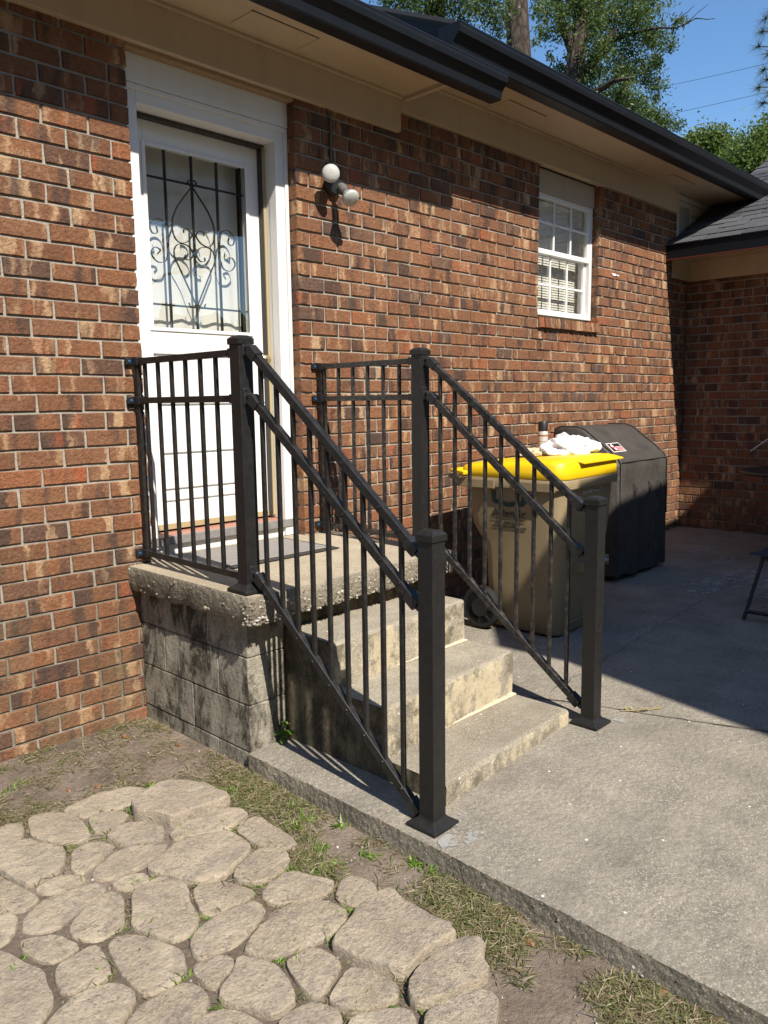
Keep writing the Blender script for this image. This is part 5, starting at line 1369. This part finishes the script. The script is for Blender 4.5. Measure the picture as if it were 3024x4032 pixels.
for (u, v, r) in ((1180,25,.30),(1215,60,.38),(1265,25,.45),(1320,40,.5),(1375,50,.45),(1420,85,.36),(1470,45,.16),(1350,110,.45),(1290,110,.42),(1245,150,.32),(1330,165,.42),(1390,150,.36),(1420,185,.25),(1300,215,.36),(1360,225,.38),(1405,245,.32),(1205,150,.22),(1190,200,.2),(1270,180,.35),(1440,262,.25),(1468,272,.12),(1385,270,.25),(1210,-20,.5),(1300,-30,.6),(1400,-10,.5),(1450,100,.12),(1175,75,.16),(1340,205,.3),(1165,190,.12)):
    c = P3(u, v, D2+random.uniform(-.6, .6)); cl.append((c, (r*1.15, r*1.15, r*.95)))
    for k in range(2): cl.append(((c[0]+random.gauss(0, r*.8), c[1]+random.gauss(0, r*.8), c[2]+random.gauss(0, r*.6)), r*.5))
leaves('crown', [(c, tuple(.9*np.array(r)) if hasattr(r,'__len__') else r*.9) for c, r in cl], 33000, .078, M_OAK, t, .42, .3, True)
# leaves of a third tree left of the pine trunk
t = thing('oak_tree', 'drooping oak boughs left of the pine trunk above the near gutter', 'tree')
D3 = 13.; m = MB(); limb(m, gnd(P3(960, 200, D3)), P3(940, -80, D3), .25, .15, .05); limb(m, P3(940, -60, D3), P3(1080, 15, D3), .05, .015, .4); limb(m, P3(940, -60, D3), P3(850, 20, D3), .05, .015, .4); limb(m, P3(1075,-40,D3), P3(1090, 80, D3), .012, .004, .3)
m.obj('trunk', M_BARK, t, smooth=True)
cl = []
for (u, v, r) in ((840,-5,.2),(880,10,.26),(930,5,.28),(980,20,.26),(1020,15,.24),(1060,35,.24),(1080,65,.16),(1000,48,.13),(1160,20,.12),(1165,60,.1),(960,-20,.3),(1050,-10,.3),(905,25,.15),(940,35,.12),(1088,20,.2),(1155,90,.08),(1030,-50,.5),(900,-50,.5)):
    c = P3(u, v, D3+random.uniform(-.5, .5)); cl.append((c, r))
leaves('crown', cl, 9500, .07, M_OAK, t, .36, .8, True)
# far trees beyond the wing roof
def far_tree(label, pts, dist, n_, size):
    t = thing('distant_tree', label, 'tree', 'far trees beyond the roof'); m = MB(); u, v, r = pts[0]
    limb(m, gnd(P3(u, v+80, dist)), P3(u, v, dist), .35, .15, .05); m.obj('trunk', M_BARK, t, smooth=True)
    leaves('crown', [(P3(u, v, dist+random.uniform(-1, 1)), r) for u, v, r in pts], n_, size, M_OAK2, t, .7, .3, True)
far_tree('light green rounded tree beyond the gutter, second from the image edge', [(1535,330,1.0),(1510,318,.7),(1558,330,.7),(1500,340,.6),(1545,300,.45),(1520,360,1.),(1570,360,.9),(1490,305,.3),(1530,390,1.3)], 36., 26000, .15)
far_tree('light green rounded tree beyond the gutter, at the image edge', [(1640,335,1.0),(1615,345,.7),(1660,320,1.),(1690,330,1.3),(1595,360,.6),(1640,370,1.2),(1665,300,.6),(1630,310,.4),(1610,395,1.2)], 33., 26000, .14)
# pine at the right edge with long needle tufts
t = thing('pine_tree', 'pine with long needle tufts reaching in at the top of the frame beyond the wing', 'tree')
D5 = 11.; nd = MB(); m = MB()
trk = Vector(P3(1850, 200, D5+1.)); limb(m, (trk.x, trk.y, -.1), (trk.x, trk.y, 12), .25, .12, .02); 
tuft_pts = [(1648,68),(1655,40),(1640,100),(1662,115),(1652,150),(1640,188),(1658,172),(1650,222),(1668,60),(1680,140),(1690,190),(1700,90),(1720,40),(1700,230),(1672,20),(1665,200)]
m2_ = MB()
for (u, v) in tuft_pts:
    c = Vector(P3(u, v, D5+random.uniform(-.2, .4))); q = Vector(P3(1740, v+random.uniform(-15, 15), D5+.5)); limb(m2_, q, c, .012, .006, .3, 5)
    for k in range(90):
        d = Vector((random.gauss(0, 1), random.gauss(0, 1), random.gauss(0, 1))).normalized()+(c-q).normalized()*.7; d.normalize()
        ln = random.uniform(.12, .24); s = d.orthogonal().normalized()*.0035; e = c+d*ln-Vector((0, 0, ln*.12)); nd.cur = random.random()
        nd.add([c-s, c+s, e], [(0, 1, 2)])
for v in (60, 140, 210): limb(m2_, Vector(P3(1740, v, D5+.5)), (trk.x, trk.y, P3(1740, v, D5+.5)[2]-.3), .025, .05, .2)
m.obj('trunk', M_BARK, t, smooth=True); m2_.obj('branch', M_BARK, t, smooth=True); nd.obj('needles', M_NEEDLE, t, attr=True)
# tree in the yard behind the viewer, seen only in the door glass
t = thing('yard_tree', 'leafy yard tree behind the viewer mirrored in the door glass', 'tree'); m = MB()
limb(m, (6.2,-13,-.1), (6.0,-13,5.5), .25, .15, .1)
for k in range(7): limb(m, (6.0,-13,3.2+.4*k), (6+2.6*math.cos(k*1.1), -13+2.6*math.sin(k*1.1), 5.2+.45*k), .06, .015, .4)
m.obj('trunk', M_BARK, t, smooth=True)
leaves('crown', [((6+2.2*math.cos(k*1.1), -13+2.2*math.sin(k*1.1), 5.2+.5*k), .8) for k in range(8)]+[((4.2,-13,5.6), .6), ((3.6,-13.2,6.3), .5)], 5000, .2, M_OAK, t, .4)

# trees added unseen around the viewer to cut low sky light, mirrored in glass
cl = []
for k in range(70):
    a = math.radians(-205+k*3.3); R_ = 19+3*math.sin(k*1.7)
    x, y = R_*math.sin(math.radians(95)+k*math.radians(3.3)), R_*math.cos(math.radians(95)+k*math.radians(3.3))
    if y > -3: continue
    for h in ((1.0, 2.2) if abs(math.atan2(x, -y)-.60) < .26 else (1.2, 3.2, 5.2, 7.0+1.5*math.sin(k*2.1))): cl.append(((x+random.uniform(-.8, .8), y+random.uniform(-.8, .8), h), (1.9, 1.9, 1.5)))
kind(leaves('added_woods', cl, 26000, .75, M_OAK, None, .7), 'stuff')

# power lines
for i, (a, b) in enumerate((((1410,186),(1665,128)), ((1400,250),(1665,190)))):
    A_ = Vector(P3(*a, 30.)); B_ = Vector(P3(*b, 26.)); dv = B_-A_; m = MB()
    pts = [A_+dv*f-Vector((0, 0, .12*math.sin(max(0, min(1, (f+1)/3))*math.pi))) for f in np.linspace(-1, 2, 25)]
    m.tube(pts, .007, 5)
    tag(m.obj('power_line', M_WIRE), 'thin %s overhead wire crossing the blue sky' % ('upper', 'lower')[i], 'power line', 'overhead wires')
